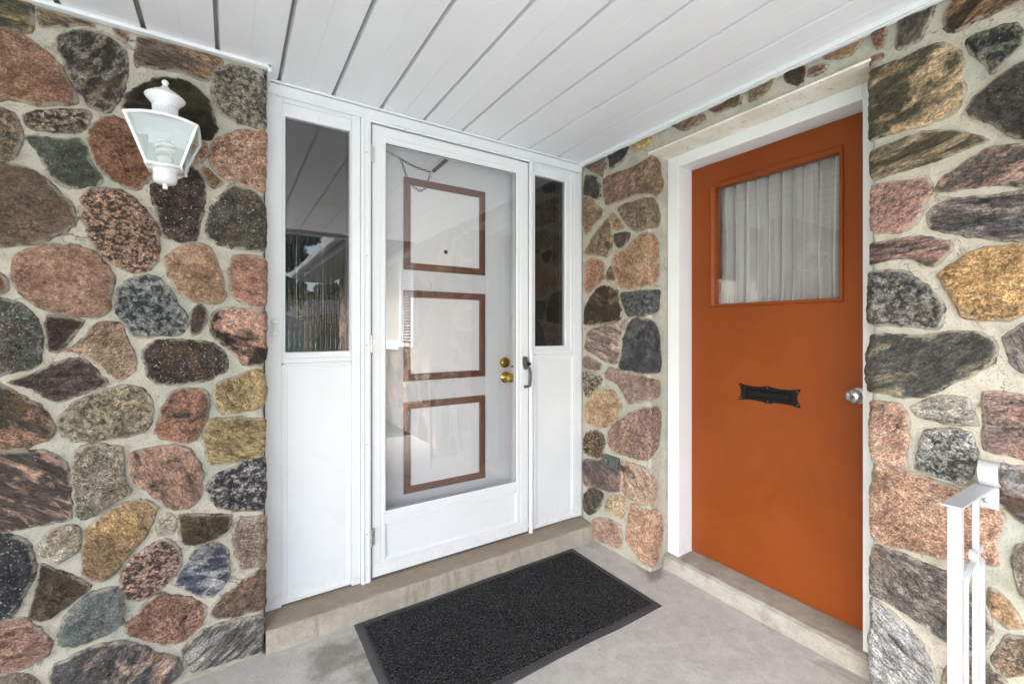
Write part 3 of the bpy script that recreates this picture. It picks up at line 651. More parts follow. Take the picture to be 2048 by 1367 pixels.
def stone(poly, seed, wall, parent, fold, mp, A, B, kind, ang, nA=116, inner=22, H=None):
    rng = np.random.default_rng(seed); low = kind.endswith('-'); kind = kind.rstrip('-')
    O = smooth_outline(poly, nA); c = O.mean(0); d = O-c
    rad = np.linalg.norm(d, axis=1); Rm = rad.mean()
    th = np.arctan2(d[:, 1], d[:, 0])
    jag = fbm(O[:, 0]*45, O[:, 1]*45, seed, 3)*.007 + fbm(O[:, 0]*150, O[:, 1]*150, seed+7, 2)*.003
    jag *= min(1, Rm/.08)
    O = c + d*(1+(jag+.0045)/rad)[:, None]; d = O-c; rad = np.linalg.norm(d, axis=1)
    if H is None: H = rng.uniform(.0085, .015)*min(1.15, .55+Rm*5)
    e = [-.006, 0, .0025, .006, .011, .018]
    dist = np.concatenate([e, np.linspace(.028, 1, inner+1)[:-1]*0 + np.linspace(.028, max(.05, Rm*.95), inner)]) if Rm > .06 else np.concatenate([e[:4], np.linspace(.010, Rm*.92, 5)])
    # fraction of the local radius
    frac = np.clip(1-dist/Rm, 0.02, 1.2)
    U = c[0] + frac[:, None]*d[None, :, 0]; Zc = c[1] + frac[:, None]*d[None, :, 1]
    edge = (1-frac)[:, None]*rad[None, :]; edge = np.maximum(edge, 0)
    h = H*(1-np.exp(-edge/.0050))
    # broken facets
    fac = np.full(U.shape, 1e9)
    for k in range(4):
        g = rng.normal(0, .085, 2); fac = np.minimum(fac, H*.9 + rng.uniform(-.001, .004) + g[0]*(U-c[0]-rng.normal(0, Rm*.5)) + g[1]*(Zc-c[1]-rng.normal(0, Rm*.5)))
    w = 1-np.exp(-edge/.012)
    h = h*(1-w) + w*np.clip(.55*fac + .45*H, .003, H*1.5+.006)
    a = R(ang); us = U*math.cos(a)+Zc*-math.sin(a); zs = U*math.sin(a)+Zc*math.cos(a); stx = KIND[kind][0]
    h += w*(fbm(us*30/stx**.5, zs*30, seed+1, 5, .62)*.0105)
    led = fbm(us*14/stx, zs*18, seed+2, 2); h += w*(np.round(led*6)/6*.75+led*.25)*.008
    h = np.maximum(h, .0015*(edge > 0))
    h[0] = -.022
    cu, cz = c; hc = h[-1].mean()
    allU = np.concatenate([U.ravel(), [cu]]); allZ = np.concatenate([Zc.ravel(), [cz]]); allH = np.concatenate([h.ravel(), [hc]])
    allZ = np.clip(allZ, .002, 2.2255)
    uu, dd = fold(allU, allH)
    W = np.stack(mp(uu, wall + dd, allZ), -1); org = np.array([x for x in mp(np.array(c[0]), np.array(wall), np.array(c[1]))], float)
    nr = len(frac); fs = []
    i, j = np.meshgrid(np.arange(nr-1), np.arange(nA), indexing='ij'); j2 = (j+1) % nA
    fs = np.stack([(i*nA+j).ravel(), (i*nA+j2).ravel(), ((i+1)*nA+j2).ravel(), ((i+1)*nA+j).ravel()], 1).tolist()
    ctr = nr*nA; fs += [((nr-1)*nA+k, (nr-1)*nA+(k+1) % nA, ctr) for k in range(nA)]
    if mp is MX: loc = np.stack([-(W[:, 1]-org[1]), W[:, 0]-org[0], W[:, 2]-org[2]], 1)
    else: loc = W-org
    area = .5*np.sum(O[:, 0]*np.roll(O[:, 1], -1)-np.roll(O[:, 0], -1)*O[:, 1])
    if area < 0: fs = [f[::-1] for f in fs]
    me = bpy.data.meshes.new('stone'); me.from_pydata(loc.tolist(), [], fs)
    at = me.attributes.new('rim', 'FLOAT', 'POINT'); rim = np.exp(-np.concatenate([edge.ravel(), [Rm]])/.0095); at.data.foreach_set('value', rim.astype(np.float32))
    me.materials.append(M['stone']); me.shade_smooth()
    o = bpy.data.objects.new('stone', me); col.objects.link(o)
    if mp is MX: o.rotation_euler = (0, 0, -math.pi/2)
    place(o, org, parent)
    cover = .5 if kind[0] in 'ms' else .42
    if low: cover = .18
    k = KIND[kind]; o["cover"] = cover
    o["tint_a"] = srgb(*A); o["tint_b"] = srgb(*B)
    o["grain"] = (k[0], -R(ang), k[1]*rng.uniform(.8, 1.25)); o["speck"] = (k[2], k[3], k[4])
    return O

def mortar(u0, u1, z0, z1, outlines, wall, parent, fold, mp, seed, step=.008, ext_hi=0, ext_lo=0, flip=False):
    us = np.arange(u0-ext_lo, u1+ext_hi+step, step); zs = np.arange(z0, z1+step, step); zs[-1] = z1
    U, Z_ = np.meshgrid(us, zs, indexing='ij')
    pts = np.concatenate(outlines) if outlines else np.zeros((0, 2))
    D = np.full(U.shape, .05); flat = np.stack([U.ravel(), Z_.ravel()], 1)
    if len(pts):
        dm = np.empty(len(flat))
        for i in range(0, len(flat), 4000):
            q = flat[i:i+4000]; lo = q.min(0)-.06; hi = q.max(0)+.06
            pp = pts[(pts[:, 0] > lo[0]) & (pts[:, 0] < hi[0])]
            if len(pp) == 0: dm[i:i+4000] = .05; continue
            dm[i:i+4000] = np.sqrt(((q[:, None, :]-pp[None])**2).sum(-1).min(1))
        D = np.minimum(dm.reshape(U.shape), .05)
    h = -.0008 - .0042*(1-np.exp(-D/.010)) + fbm(U*16, Z_*16, seed, 4)*.0045*(.25+.75*np.minimum(1, D/.02)) + fbm(U*60, Z_*60, seed+5, 2)*.0010
    uu, dd = fold(U, h)
    P = np.stack(mp(uu, wall+dd, Z_), -1)
    o = MB().grid(P).build('mortar', M['mortar'], parent, smooth='full', fix=False); return o

def inside(p, O):
    x, y = O[:, 0], O[:, 1]; x2, y2 = np.roll(x, -1), np.roll(y, -1)
    k = (y > p[1]) != (y2 > p[1])
    return bool((np.sum(p[0] < (x2-x)[k]*(p[1]-y[k])/(y2-y)[k]+x[k])) % 2)

def voronoi_cells(u0, u1, z0, z1, size, seed, gap=.008, avoid=()):
    """irregular packed stones for stretches of wall outside the traced part"""
    rng = np.random.default_rng(seed); pts = []
    nz = max(1, round((z1-z0)/size)); nu = max(1, round((u1-u0)/(size*1.15)))
    for i in range(nu):
        for j in range(nz):
            pts.append((u0+(i+.5+(.5*(j % 2)-.25)+rng.uniform(-.25, .25))*(u1-u0)/nu, z0+(j+.5+rng.uniform(-.27, .27))*(z1-z0)/nz))
    near = np.concatenate([O for O in avoid if O[:, 0].max() > u0-.1 and O[:, 0].min() < u1+.1] or [np.full((1, 2), 99.)])
    pts = np.array([p for p in pts if not any(inside(p, O) for O in avoid) and ((near-p)**2).sum(1).min() > .055**2]); cells = []
    for i, p in enumerate(pts):
        poly = [(u0, z0), (u1, z0), (u1, z1), (u0, z1)]
        for k in np.argsort(((pts-p)**2).sum(1))[1:18]:
            q = pts[k]; mid = (p+q)/2; nv = (q-p)/np.linalg.norm(q-p); lim = mid.dot(nv)-gap*rng.uniform(.7, 1.5); new = []
            for a, b in zip(poly, poly[1:]+poly[:1]):
                da, db = np.dot(a, nv)-lim, np.dot(b, nv)-lim
                if da <= 0: new.append(a)
                if da*db < 0: t = da/(da-db); new.append((a[0]+(b[0]-a[0])*t, a[1]+(b[1]-a[1])*t))
            poly = new
            if len(poly) < 3: break
        for q in near[((near-p)**2).sum(1) < .33**2]:
            if len(poly) < 3: break
            nv = (q-p)/np.linalg.norm(q-p); lim = q.dot(nv)-gap*2.2; new = []
            for a, b in zip(poly, poly[1:]+poly[:1]):
                da, db = np.dot(a, nv)-lim, np.dot(b, nv)-lim
                if da <= 0: new.append(a)
                if da*db < 0: t = da/(da-db); new.append((a[0]+(b[0]-a[0])*t, a[1]+(b[1]-a[1])*t))
            poly = new
        if len(poly) >= 3:
            P = np.array(poly); c = P.mean(0); P = c+(P-c)*.98; Q = []
            for a, b in zip(P, np.roll(P, -1, 0)):          # cut the corners
                Q += [a*.82+b*.18, a*.18+b*.82]
            if np.ptp(P[:, 0]) > .05 and np.ptp(P[:, 1]) > .05: cells.append(np.array(Q))
    return cells
PALETTE = [(s[1], s[2], s[3], s[4]) for s in LEFT_STONES]

# left wall, its face 9 cm in front of the door frame
LW = -.095
wl_ = thing('stone_wall', (-2.6, LW, 0), 'field stone wall of rounded boulders in grey mortar behind the white lantern', 'wall')
fold_l = make_fold(uc_hi=-1.676)
outs = []
for i, (P, A, B, k, an) in enumerate(LEFT_STONES):
    outs.append(stone(np.array(P, float).reshape(-1, 2)/1000, 100+i, LW, wl_, fold_l, MY, A, B, k, an))
for i, c in enumerate(voronoi_cells(-3.75, -2.34, .01, 2.215, .20, 4, avoid=list(outs))):
    A, B, k, an = PALETTE[(i*7+3) % len(PALETTE)]
    outs.append(stone(c, 400+i, LW, wl_, fold_l, MY, A, B, k, an, nA=48, inner=6))
mortar(-3.78, -1.676, 0, 2.226, outs, LW, wl_, fold_l, MY, 11, ext_hi=.17)

# side wall: corner pier, course over the lintel, long wall towards the street
wr = thing('stone_wall', (.1, -1.9, 0), 'split field stone wall round the orange door, stones edged in pale mortar', 'wall')
fold_a = make_fold(uc_hi=.513); fold_b = make_fold(uc_lo=1.42); flat_ = make_fold()
oa, ob, oc = [], [], []
for i, (P, A, B, k, an) in enumerate(RIGHT_STONES):
    Q = np.array(P, float).reshape(-1, 2)/1000; cu = Q[:, 0].mean(); top = Q[:, 1].min() > 2.12
    if cu < .56 and not (top and cu > .5): oa.append(stone(Q, 700+i, 0, wr, fold_a, MX, A, B, k, an, nA=92, inner=14))
    elif top and cu < 1.40: ob.append(stone(Q, 700+i, 0, wr, flat_, MX, A, B, k, an, nA=48, inner=5))
    else: oc.append(stone(Q, 700+i, 0, wr, fold_b, MX, A, B, k, an))
ext = [(1.72, 2.74, .01, 2.215), (2.74, 5.1, .01, .98), (5.1, 7.0, .01, 2.215)]
for e_, (a, b, c0, c1) in enumerate(ext):
    for i, c in enumerate(voronoi_cells(a, b, c0, c1, .21, 31+e_, avoid=list(oc))):
        A, B, k, an = PALETTE[(i*11+5*e_) % len(PALETTE)]
        oc.append(stone(c, 900+100*e_+i, 0, wr, fold_b, MX, A, B, k, an, nA=36, inner=5))
mortar(.0, .513, 0, 2.226, oa, 0, wr, fold_a, MX, 12, ext_hi=.145)
mortar(.50, 1.43, 2.126, 2.226, ob, 0, wr, flat_, MX, 13)
mortar(1.42, 2.79, 0, 2.226, oc, 0, wr, fold_b, MX, 14, ext_lo=.145)
mortar(2.79, 7.0, 0, 2.226, oc, 0, wr, flat_, MX, 15, step=.02)
lt = MB().box(-.006, .150, -1.432, -.506, 2.118, 2.1265).box(.014, .020, -1.43, -.508, 2.1265, 2.15)
lt.build('lintel', M['lintel'], wr)["label"] = 'cream painted steel lintel spotted with rust'

# dark rooms behind the glazing
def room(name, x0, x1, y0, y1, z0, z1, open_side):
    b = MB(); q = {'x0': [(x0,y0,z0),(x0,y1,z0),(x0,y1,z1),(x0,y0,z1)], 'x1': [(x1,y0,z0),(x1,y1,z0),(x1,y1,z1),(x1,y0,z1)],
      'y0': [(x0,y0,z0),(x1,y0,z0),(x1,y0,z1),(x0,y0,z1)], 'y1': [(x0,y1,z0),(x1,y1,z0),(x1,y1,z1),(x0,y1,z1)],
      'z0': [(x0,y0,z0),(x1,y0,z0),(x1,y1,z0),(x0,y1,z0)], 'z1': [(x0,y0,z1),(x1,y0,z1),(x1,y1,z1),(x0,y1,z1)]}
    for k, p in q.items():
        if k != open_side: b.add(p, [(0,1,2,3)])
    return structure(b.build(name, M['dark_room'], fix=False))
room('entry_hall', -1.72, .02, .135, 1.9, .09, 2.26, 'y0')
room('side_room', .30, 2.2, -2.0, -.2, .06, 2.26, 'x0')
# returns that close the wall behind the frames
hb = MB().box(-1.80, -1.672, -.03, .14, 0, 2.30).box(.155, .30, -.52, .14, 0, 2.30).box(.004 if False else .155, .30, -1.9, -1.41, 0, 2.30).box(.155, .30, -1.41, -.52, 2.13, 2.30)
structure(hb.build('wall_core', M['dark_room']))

# ------------------------------------------------------------------ porch ceiling
CEIL = 2.228
sf = thing('porch_ceiling', (-1.9, -1.4, CEIL), 'white ribbed aluminium soffit panels forming the porch ceiling', 'ceiling')
prof = [(0,.0),(.0015,.018),(.0100,.018),(.0150,.0018),(.0170,0),(.109,0),(.110,.0012),(.111,0),(.2035,0)]
pm = MB(); Y0, Y1 = .03, -2.78
for y in (Y0, Y1): pm.v += [(x, y, CEIL+z) for x, z in prof]
n = len(prof); pm.f += [(i, i+1, n+i+1, n+i) for i in range(n-1)]
top = len(pm.v); pm.v += [(0,Y0,CEIL+.03),(.2035,Y0,CEIL+.03),(.2035,Y1,CEIL+.03),(0,Y1,CEIL+.03)]
pm.f += [(top,top+1,top+2,top+3)]
first = None
for k in range(20):
    x = -.001-.2035*(k+1)
    if first is None:
        first = pm.build('soffit_panel', M['soffit'], sf); first.data.materials.append(M['groove_shade'])
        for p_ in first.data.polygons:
            if p_.index in (0, 1): p_.material_index = 1  # groove faces painted darker, as the shade inside them
        place(first, (x+.1018, WLOC[first.name].y, WLOC[first.name].z), sf)
        base = WLOC[first.name].copy()
    else:
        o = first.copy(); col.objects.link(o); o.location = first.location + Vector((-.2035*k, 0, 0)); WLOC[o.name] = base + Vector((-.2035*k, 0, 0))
# J trims where the soffit meets the walls
MB().box(-3.9, -1.655, LW-.026, LW-.001, 2.214, 2.2275, .002).build('trim', M['white_metal'], sf)
MB().box(-.030, -.0195, -2.78, -.002, 2.209, 2.2275, .002).box(-.0195, -.001, -2.78, -.002, 2.206, 2.2265, .002).build('trim', M['white_metal'], sf)
MB().box(-1.655, -.031, -.020, -.008, 2.219, 2.2275, .0015).build('trim', M['white_metal'], sf)
MB().box(-1.668, -1.655, LW-.026, -.004, 2.200, 2.2275, .002).build('trim', M['white_metal'], sf)
# porch roof and fascia, lengthened out of view to block sky and sun
rf = thing('porch_roof', (-2, -1.4, 2.3), 'shallow shingled roof over the porch with white fascia', 'roof')
MB().box(-9.0, 2.2, -2.86, 2.2, 2.262, 2.40).build('roof_deck', M['shingle'], rf)  # unseen deck, run on to the left to keep sun off the porch
MB().box(-9.0, -.66, -2.90, -2.862, 2.20, 2.405, .003).build('fascia', M['white_metal'], rf)

# ------------------------------------------------------------------ entrance frame with side windows
W, WM = M['white'], M['white_metal']
ef = thing('entrance_frame', (-.85, .05, .11), 'white wooden entrance frame with narrow side windows either side of the storm door', 'door frame')
MB().box(-1.74, -1.612, 0, .13, .104, 2.20, .002).build('post', W, ef)
MB().box(-.060, -.0015, -.001, .13, .114, 2.20, .002).box(-.05, .16, .012, .13, .05, 2.22).build('post', W, ef)
MB().box(-1.74, -.0015, -.0065, .13, 2.176, 2.2190, .002).build('header', W, ef)
MB().box(-1.630, -.03, -.016, -.007, 2.168, 2.179, .003).build('header_lip', W, ef)
MB().box(-1.338, -1.300, .001, .13, .104, 2.1755, .002).build('mullion', W, ef)
MB().box(-.366, -.350, .003, .13, .108, 2.1755, .002).build('mullion', W, ef)
def sidelight(x0, x1, gx0, gx1, clips):
    # upper sash
    l, r = gx0-x0, x1-gx1; b, t = 1.137-1.092, 2.1755-2.102
    sash = MB().rect_loft(x0, x1, 1.092, 2.1755, [(0,.05),(0,.004),(.003,.001),((l*.35, r*.35, b*.42, t*.28),.001),((l*.36, r*.36, b*.44, t*.30),.007),((l*.62, r*.62, b*.62, t*.72),.007),((l*.64, r*.64, b*.64, t*.74),.003),((l*.9, r*.9, b*.9, t*.95),.003),((l, r, b, t),.0055),((l, r, b, t),.06)], MY).build('sash', W, ef)
    g = MB().box(gx0-.003, gx1+.003, .011, .0145, 1.134, 2.105).build('glass_pane', M['side_glass'], sash)
    # reeded inner glass: vertical flutes
    n = int((gx1-gx0)/.0026); xs = np.linspace(gx0-.002, gx1+.002, n); P = []
    ph = ((xs-gx0) % .0205)/.0205; yy = .030 - .0030*np.sqrt(np.maximum(0, 1-(2*ph-1)**2))
    for z in (1.134, 2.105): P.append(np.stack([xs, yy, np.full(n, z)], -1))
    rg = MB().grid(np.array(P)); rg.grid(np.array([np.stack([xs, np.full(n, .034), np.full(n, z)], -1) for z in (1.134, 2.105)]))
    rg.build('reeded_glass', M['reeded'], sash, smooth='full')
    for cx_, cz in clips: MB().box(cx_-.004, cx_+.004, -.004, .003, cz-.007, cz+.007, .0015).build('clip', M['white_metal'], sash)
    # lower panel
    pn = MB().rect_loft(x0, x1, .112, 1.088, [(0,.05),(0,.0035),(.002,.0005),(.011,.0005),(.013,.0035),(.020,.0042),(.023,.0058)], MY, cap=True).build('panel', W, ef)
    MB().box(x0+.006, x1-.006, -.006, .004, 1.086, 1.0935, .002).build('rail', W, ef)
sidelight(-1.612, -1.338, -1.598, -1.346, [(-1.47, 2.118), (-1.342, 1.90), (-1.342, 1.235), (-1.47, 1.122)])
sidelight(-.350, -.060, -.349, -.126, [(-.10, 1.92), (-.10, 1.335), (-.24, 1.122), (-.24, 2.118)])
for xx in (-1.47,):
    MB().box(xx-.006, xx+.006, -.001, .004, 1.112, 1.124, .001).build('clip', M['white_metal'], ef)

# storm door and its rails
sdr = thing('storm_door', (-.82, 0, .11), 'white aluminium storm door with full glass and plain kick panel', 'storm door')
SX0, SX1, SZ0, SZ1 = -1.253, -.395, .112, 2.156
jamb = thing('storm_door_rails', (-.82, 0, .11), 'white aluminium mounting rails the storm door hinges and closes against', 'door frame')
for x0, x1 in ((-1.300, -1.2565), (-.3915, -.3665)):
    p = MB().box(x0, x1, -.010, .0, .100, 2.172, .002).box(x0+.008, x0+.013, -.014, -.009, .100, 2.172, .001).box(x1-.012, x1-.007, -.014, -.009, .100, 2.172, .001).build('side_rail', WM, jamb)
    for z in (2.02, 1.56, 1.16, .72, .32): MB().lathe([(.0035,0),(.003,.0016),(0,.002)], ((x0+x1)/2+.003, -.010, z), '-y', 10).build('screw', M['steel'], p)
p = MB().box(-1.2560, -.392, -.010, .0, 2.1605, 2.1745, .002).box(-1.2560, -.392, -.014, -.009, 2.169, 2.1735, .001).build('top_rail', WM, jamb)
for x in (-1.1, -.82, -.55): MB().lathe([(.003,0),(.0025,.0016),(0,.002)], (x, -.010, 2.1645), '-y', 10).build('screw', M['steel'], p)
def hand(l, r, b, t, k): return (l*k, r*k, b*k, t*k)
GX0, GX1, GZ0, GZ1 = -1.187, -.472, .400, 2.086
l, r, t = GX0-SX0, SX1-GX1, SZ1-GZ1
fr = MB().rect_loft(SX0, SX1, SZ0, SZ1, [(0,.030),(0,.0015),(.002,-.001),((l*.62,r*.62,.052,t*.62),-.001),((l*.64,r*.64,.054,t*.64),.0015),((l*.72,r*.72,.058,t*.72),.0015),((l*.74,r*.74,.060,t*.74),-.0005),((l-.004,r-.004,.068,t-.004),-.0005),((l,r,.072,t),.003),((l,r,.072,t),.030)], MY)
frame = fr.build('frame', WM, sdr)
# mid rail above the kick panel, with raised ribs
mr = MB().box(GX0-.003, GX1+.003, .001, .026, .338, .4005, .001)
for z in (.392, .376, .366, .354): mr.box(GX0-.002, GX1+.002, -.0015, .004, z-.003, z+.003, .001)
mr.build('mid_rail', WM, sdr)
MB().rect_loft(GX0-.002, GX1+.002, .180, .340, [(0,.02),(0,.006),(.006,.006),(.008,.0085)], MY, cap=True).build('kick_panel', WM, sdr)
MB().box(SX0+.012, SX1-.012, -.0045, -.0012, .116, .168, .001).build('bottom_sweep', WM, sdr)
MB().box(GX0-.004, GX1+.004, .010, .0135, .398, 2.088).build('glass_pane', M['storm_glass'], sdr)
gk = MB().rect_loft(GX0-.001, GX1+.001, .399, 2.087, [(0,.0085),(.0035,.0082),(.0035,.0098),(0,.0098),(0,.0085)], MY).build('gasket', M['gap'], sdr)
for z in (2.02, 1.165, .30):
    hg = MB()
    for k in range(5): hg.lathe([(0,0),(.0048,.0006),(.0048,.0142),(0,.0148)], (-1.2552, -.0135, z-.038+k*.0152), 'z', 12)
    hg.box(-1.2545, -1.238, -.0025, -.0012, z-.038, z+.038)
    hg.build('hinge', M['hinge'], sdr, smooth=40)
MB().box(-1.2562, -1.2534, -.009, .03, .112, 2.157).build('hinge_gap', M['gap'], sdr)
# pull handle
hd = MB().prism([(-.432,1.083),(-.412,1.083),(-.410,1.060),(-.404,1.052),(-.404,1.030),(-.414,1.012),(-.424,1.012),(-.430,1.030),(-.434,1.045)], -.018, -.0015, MY).build('handle', M['dark_metal'], sdr)
MB().tube([(-.414,-.012,1.032),(-.408,-.034,1.020),(-.406,-.040,.99),(-.407,-.040,.95),(-.409,-.036,.925),(-.413,-.020,.918),(-.420,-.004,.917)], [.007,.0075,.0075,.0075,.0072,.0075,.009], 10).build('grip', M['dark_metal'], hd, smooth='full')
MB().lathe([(.0085,0),(.0095,.004),(.0085,.012),(.004,.015),(0,.0155)], (-.4045, -.018, 1.043), '-y', 18).build('thumb_button', M['black'], hd, smooth=40)
MB().tube([(-.435,.030,1.040),(-.455,.036,1.034),(-.482,.040,1.024)], [.005,.0045,.004], 8).build('inner_lever', M['dark_metal'], hd, smooth='full')

# crash chain and spring across the top of the storm door
dc = thing('door_chain', (-1.0, .05, 2.0), 'thin dark crash chain with springs looped behind the storm door glass', 'chain')
def helix(p0, p1, r, turns, wire, n=12):
    p0, p1 = Vector(p0), Vector(p1); d = (p1-p0); q = Vector((0,0,1)).rotation_difference(d.normalized()); pts = []
    for i in range(turns*n+1):
        a = 2*math.pi*i/n; pts.append(p0 + d*(i/(turns*n)) + q @ Vector((r*math.cos(a), r*math.sin(a), 0)))
    return MB().tube(pts, wire, 5)
helix((-1.178,.05,2.072), (-1.108,.05,2.049), .0052, 9, .0009).build('spring', M['chain'], dc, smooth='full')
helix((-.936,.05,2.020), (-.846,.045,2.108), .0075, 26, .0018, 10).build('spring', M['chain'], dc, smooth='full')
MB().tube([(-.936,.05,2.020),(-.846,.045,2.108)], .0055, 10).build('rod', M['chain'], dc, smooth=40)
def chain(path, L_=.0165):
    P = [Vector(p) for p in path]; seg = [(P[i+1]-P[i]).length for i in range(len(P)-1)]; tot = sum(seg); nl = max(2, round(tot/L_))
    def at(s):
        for i, g in enumerate(seg):
            if s <= g or i == len(seg)-1: return P[i]+(P[i+1]-P[i])*(s/g)
            s -= g
    for k in range(nl):
        a, b = at(tot*k/nl), at(tot*(k+1)/nl); d = (b-a).normalized(); c = (a+b)/2
        e = Vector((0,1,0)); sdv = d.cross(e).normalized(); side = sdv if k % 2 == 0 else e
        h = L_*.62; wv = .0050; ring = []
        for i in range(16):
            an = 2*math.pi*i/16; ring.append(c + d*(h*math.cos(an)) + side*(wv*math.sin(an)))
        MB().tube(ring, .0018, 6, closed=True, up=tuple(d.cross(side))).build('chain_link', M['chain'], dc, smooth='full')
chain([(-1.108,.05,2.049),(-1.056,.05,2.029),(-1.005,.05,2.018),(-.948,.05,2.013)])
chain([(-1.100,.05,2.043),(-1.085,.052,2.005),(-1.073,.052,1.970),(-1.041,.052,1.928),(-1.005,.052,1.908),(-.979,.052,1.924),(-.962,.052,1.965),(-.958,.052,1.985)])
hk = []
for i in range(14):
    a = math.pi*1.5*i/13 - .3; hk.append((-.952+.008*math.cos(a), .05, 1.990+.008*math.sin(a)))
MB().tube(hk+[(-.955,.05,2.005),(-.950,.05,2.014)], .0014, 6).build('hook', M['chain'], dc, smooth='full')

# inner front door
fd = thing('front_door', (-.84, .12, .11), 'pale grey front door with three brown square mouldings behind the storm door glass', 'door')
DY = .10
MB().box(-1.262, -.444, DY, DY+.045, .115, 2.16, .002).build('slab', M['door_white'], fd)
MB().box(-1.300, -1.258, .012, .13, .112, 2.17, .001).box(-.440, -.366, .090, .13, .112, 2.17, .001).box(-.398, -.366, .032, .09, .112, 2.17, .001).build('jamb', W, ef)
MB().box(-1.262, -.438, .032, .13, 2.162, 2.1755, .001).build('jamb', W, ef)
MB().box(-1.30, -.366, .0, .13, .096, .1145, .002).build('door_sill', M['dark_metal'], ef)
for z0, z1 in ((1.527, 1.981), (.977, 1.425), (.4235, .873)):
    MB().rect_loft(-1.0715, -.6155, z0, z1, [(0,DY),(0,DY-.008),(.003,DY-.011),(.017,DY-.0125),(.031,DY-.011),(.034,DY-.008),(.034,DY)], MY).build('moulding', M['brown'], fd)
    MB().rect_loft(-1.0375, -.6495, z0+.034, z1-.034, [(0,DY-.0008),(.004,DY-.0012)], MY, cap=True).build('inset_panel', M['door_white2'], fd)
MB().lathe([(.0105,0),(.0105,.003),(.007,.0045),(.006,.003),(0,.003)], (-.846, DY, 1.633), '-y', 20).build('peephole', M['black'], fd, smooth=40)
db = MB().lathe([(.030,0),(.031,.004),(.029,.012),(.022,.018),(.020,.018),(.018,.021),(0,.021)], (-.487, DY, 1.046), '-y', 32).build('deadbolt', M['brass'], fd, smooth=40)
MB().box(-.4885, -.4855, DY-.0225, DY-.020, 1.040, 1.052).build('keyway', M['black'], db)
kb = MB().lathe([(.031,0),(.032,.004),(.028,.009),(.016,.013),(.0115,.016),(.0115,.028),(.017,.032),(.0245,.042),(.0262,.052),(.024,.061),(.016,.066),(.010,.0665),(.009,.065),(0,.065)], (-.483, DY, .963), '-y', 36).build('knob', M['brass'], fd, smooth=40)

# doorbell on the left post
bl = thing('doorbell_button', (-1.634, 0, 1.238), 'small white doorbell button screwed to the left frame post', 'doorbell')
MB().box(-1.6475, -1.6215, -.010, .0, 1.201, 1.276, .004).build('plate', M['white'], bl, smooth=40)
MB().box(-1.6415, -1.6275, -.0165, -.009, 1.220, 1.257, .005).build('button', M['bulb'], bl, smooth=40)
for z in (1.209, 1.268): MB().lathe([(.0028,0),(.0022,.0012),(0,.0015)], (-1.6345, -.010, z), '-y', 10).build('screw', M['steel'], bl)

# ------------------------------------------------------------------ orange side door
of = thing('door_frame', (.19, -.97, .08), 'white wooden frame set deep in the stone opening of the orange door', 'door frame')
def ubox(mb, u0, u1, d0, d1, z0, z1, b=0.): return mb.box(d0, d1, -u1, -u0, z0, z1, b)
ubox(MB(), .5125, .5795, .137, .30, .066, 2.120, .002).build('jamb', W, of)
ubox(MB(), 1.353, 1.4205, .137, .30, .066, 2.120, .002).build('jamb', W, of)
ubox(MB(), .580, 1.3525, .138, .30, 2.062, 2.1195, .002).build('head', W, of)
ubox(MB(), .5800, .5935, .288, .30, .072, 2.06, .001).build('door_stop', W, of)
od = thing('side_door', (.265, -.966, .08), 'orange painted door with a curtained upper window and black letter slot', 'door')
D0, D1 = .243, .287; U0, U1, ZB, ZT = .5815, 1.3515, .0815, 2.060
Wu0, Wu1, Wz0, Wz1 = .714, 1.245, 1.357, 1.933
slab = MB()
xs = [U0, Wu0, Wu1, U1]; zs = [ZB, Wz0, Wz1, ZT]
for i in range(3):
    for j in range(3):
        if i == 1 and j == 1: continue
        for d in (D0, D1): slab.add([MX(xs[i], d, zs[j]), MX(xs[i+1], d, zs[j]), MX(xs[i+1], d, zs[j+1]), MX(xs[i], d, zs[j+1])], [(0,1,2,3)])
for (a, b, c, d) in ((U0,U1,ZB,ZT), (Wu0,Wu1,Wz0,Wz1)):
    pts = [(a,c),(b,c),(b,d),(a,d)]
    for k in range(4):
        p, q = pts[k], pts[(k+1) % 4]; slab.add([MX(p[0],D0,p[1]), MX(q[0],D0,q[1]), MX(q[0],D1,q[1]), MX(p[0],D1,p[1])], [(0,1,2,3)])
slab.build('slab', M['orange'], od, fix=False)
MB().rect_loft(Wu0-.024, Wu1+.012, Wz0-.015, Wz1+.024, [(0,D0+.001),(0,D0-.006),(.003,D0-.010),(.008,D0-.011),(.013,D0-.007),((.018,.012,.013,.018),D0-.003),((.0235,.0118,.0145,.0235),D0-.002),((.0238,.0119,.0148,.0238),D0+.016)], MX).build('window_moulding', M['orange'], od, smooth=25)
MB().box(D0+.012, D0+.0155, -Wu1-.002, -Wu0+.002, Wz0-.002, Wz1+.002).build('glass_pane', M['door_glass'], od)
# letter slot
o_ = []
half = [(0,.0395),(.012,.037),(.028,.0325),(.055,.031),(.085,.0315),(.108,.0345),(.122,.0385),(.1315,.040),(.1325,.034),(.127,.024),(.1215,.012),(.120,0)]
o_ = half + [(x,-z) for x, z in half[::-1][1:]] + [(-x,-z) for x, z in half[1:]] + [(-x,z) for x, z in half[::-1][1:-1]]
cu, cz = .968, .9385
ms = MB().prism([(cu+x, cz+z) for x, z in o_], D0, D0-.005, MX).build('mail_slot', M['black'], od)
MB().rect_loft(cu-.098, cu+.098, cz-.020, cz+.017, [(0,D0-.005),(.002,D0-.0085),(.005,D0-.0085),(.006,D0-.0055),(.007,D0-.0075)], MX, cap=True).build('flap', M['black'], ms)
for du, dz in ((-.122,.030),(.122,.030),(-.122,-.030),(.122,-.030),(0,.031),(0,-.031)):
    MB().lathe([(.0035,0),(.003,.0015),(0,.002)], (D0-.005, -(cu+du), cz+dz), '-x', 10).build('screw', M['dark_metal'], ms)
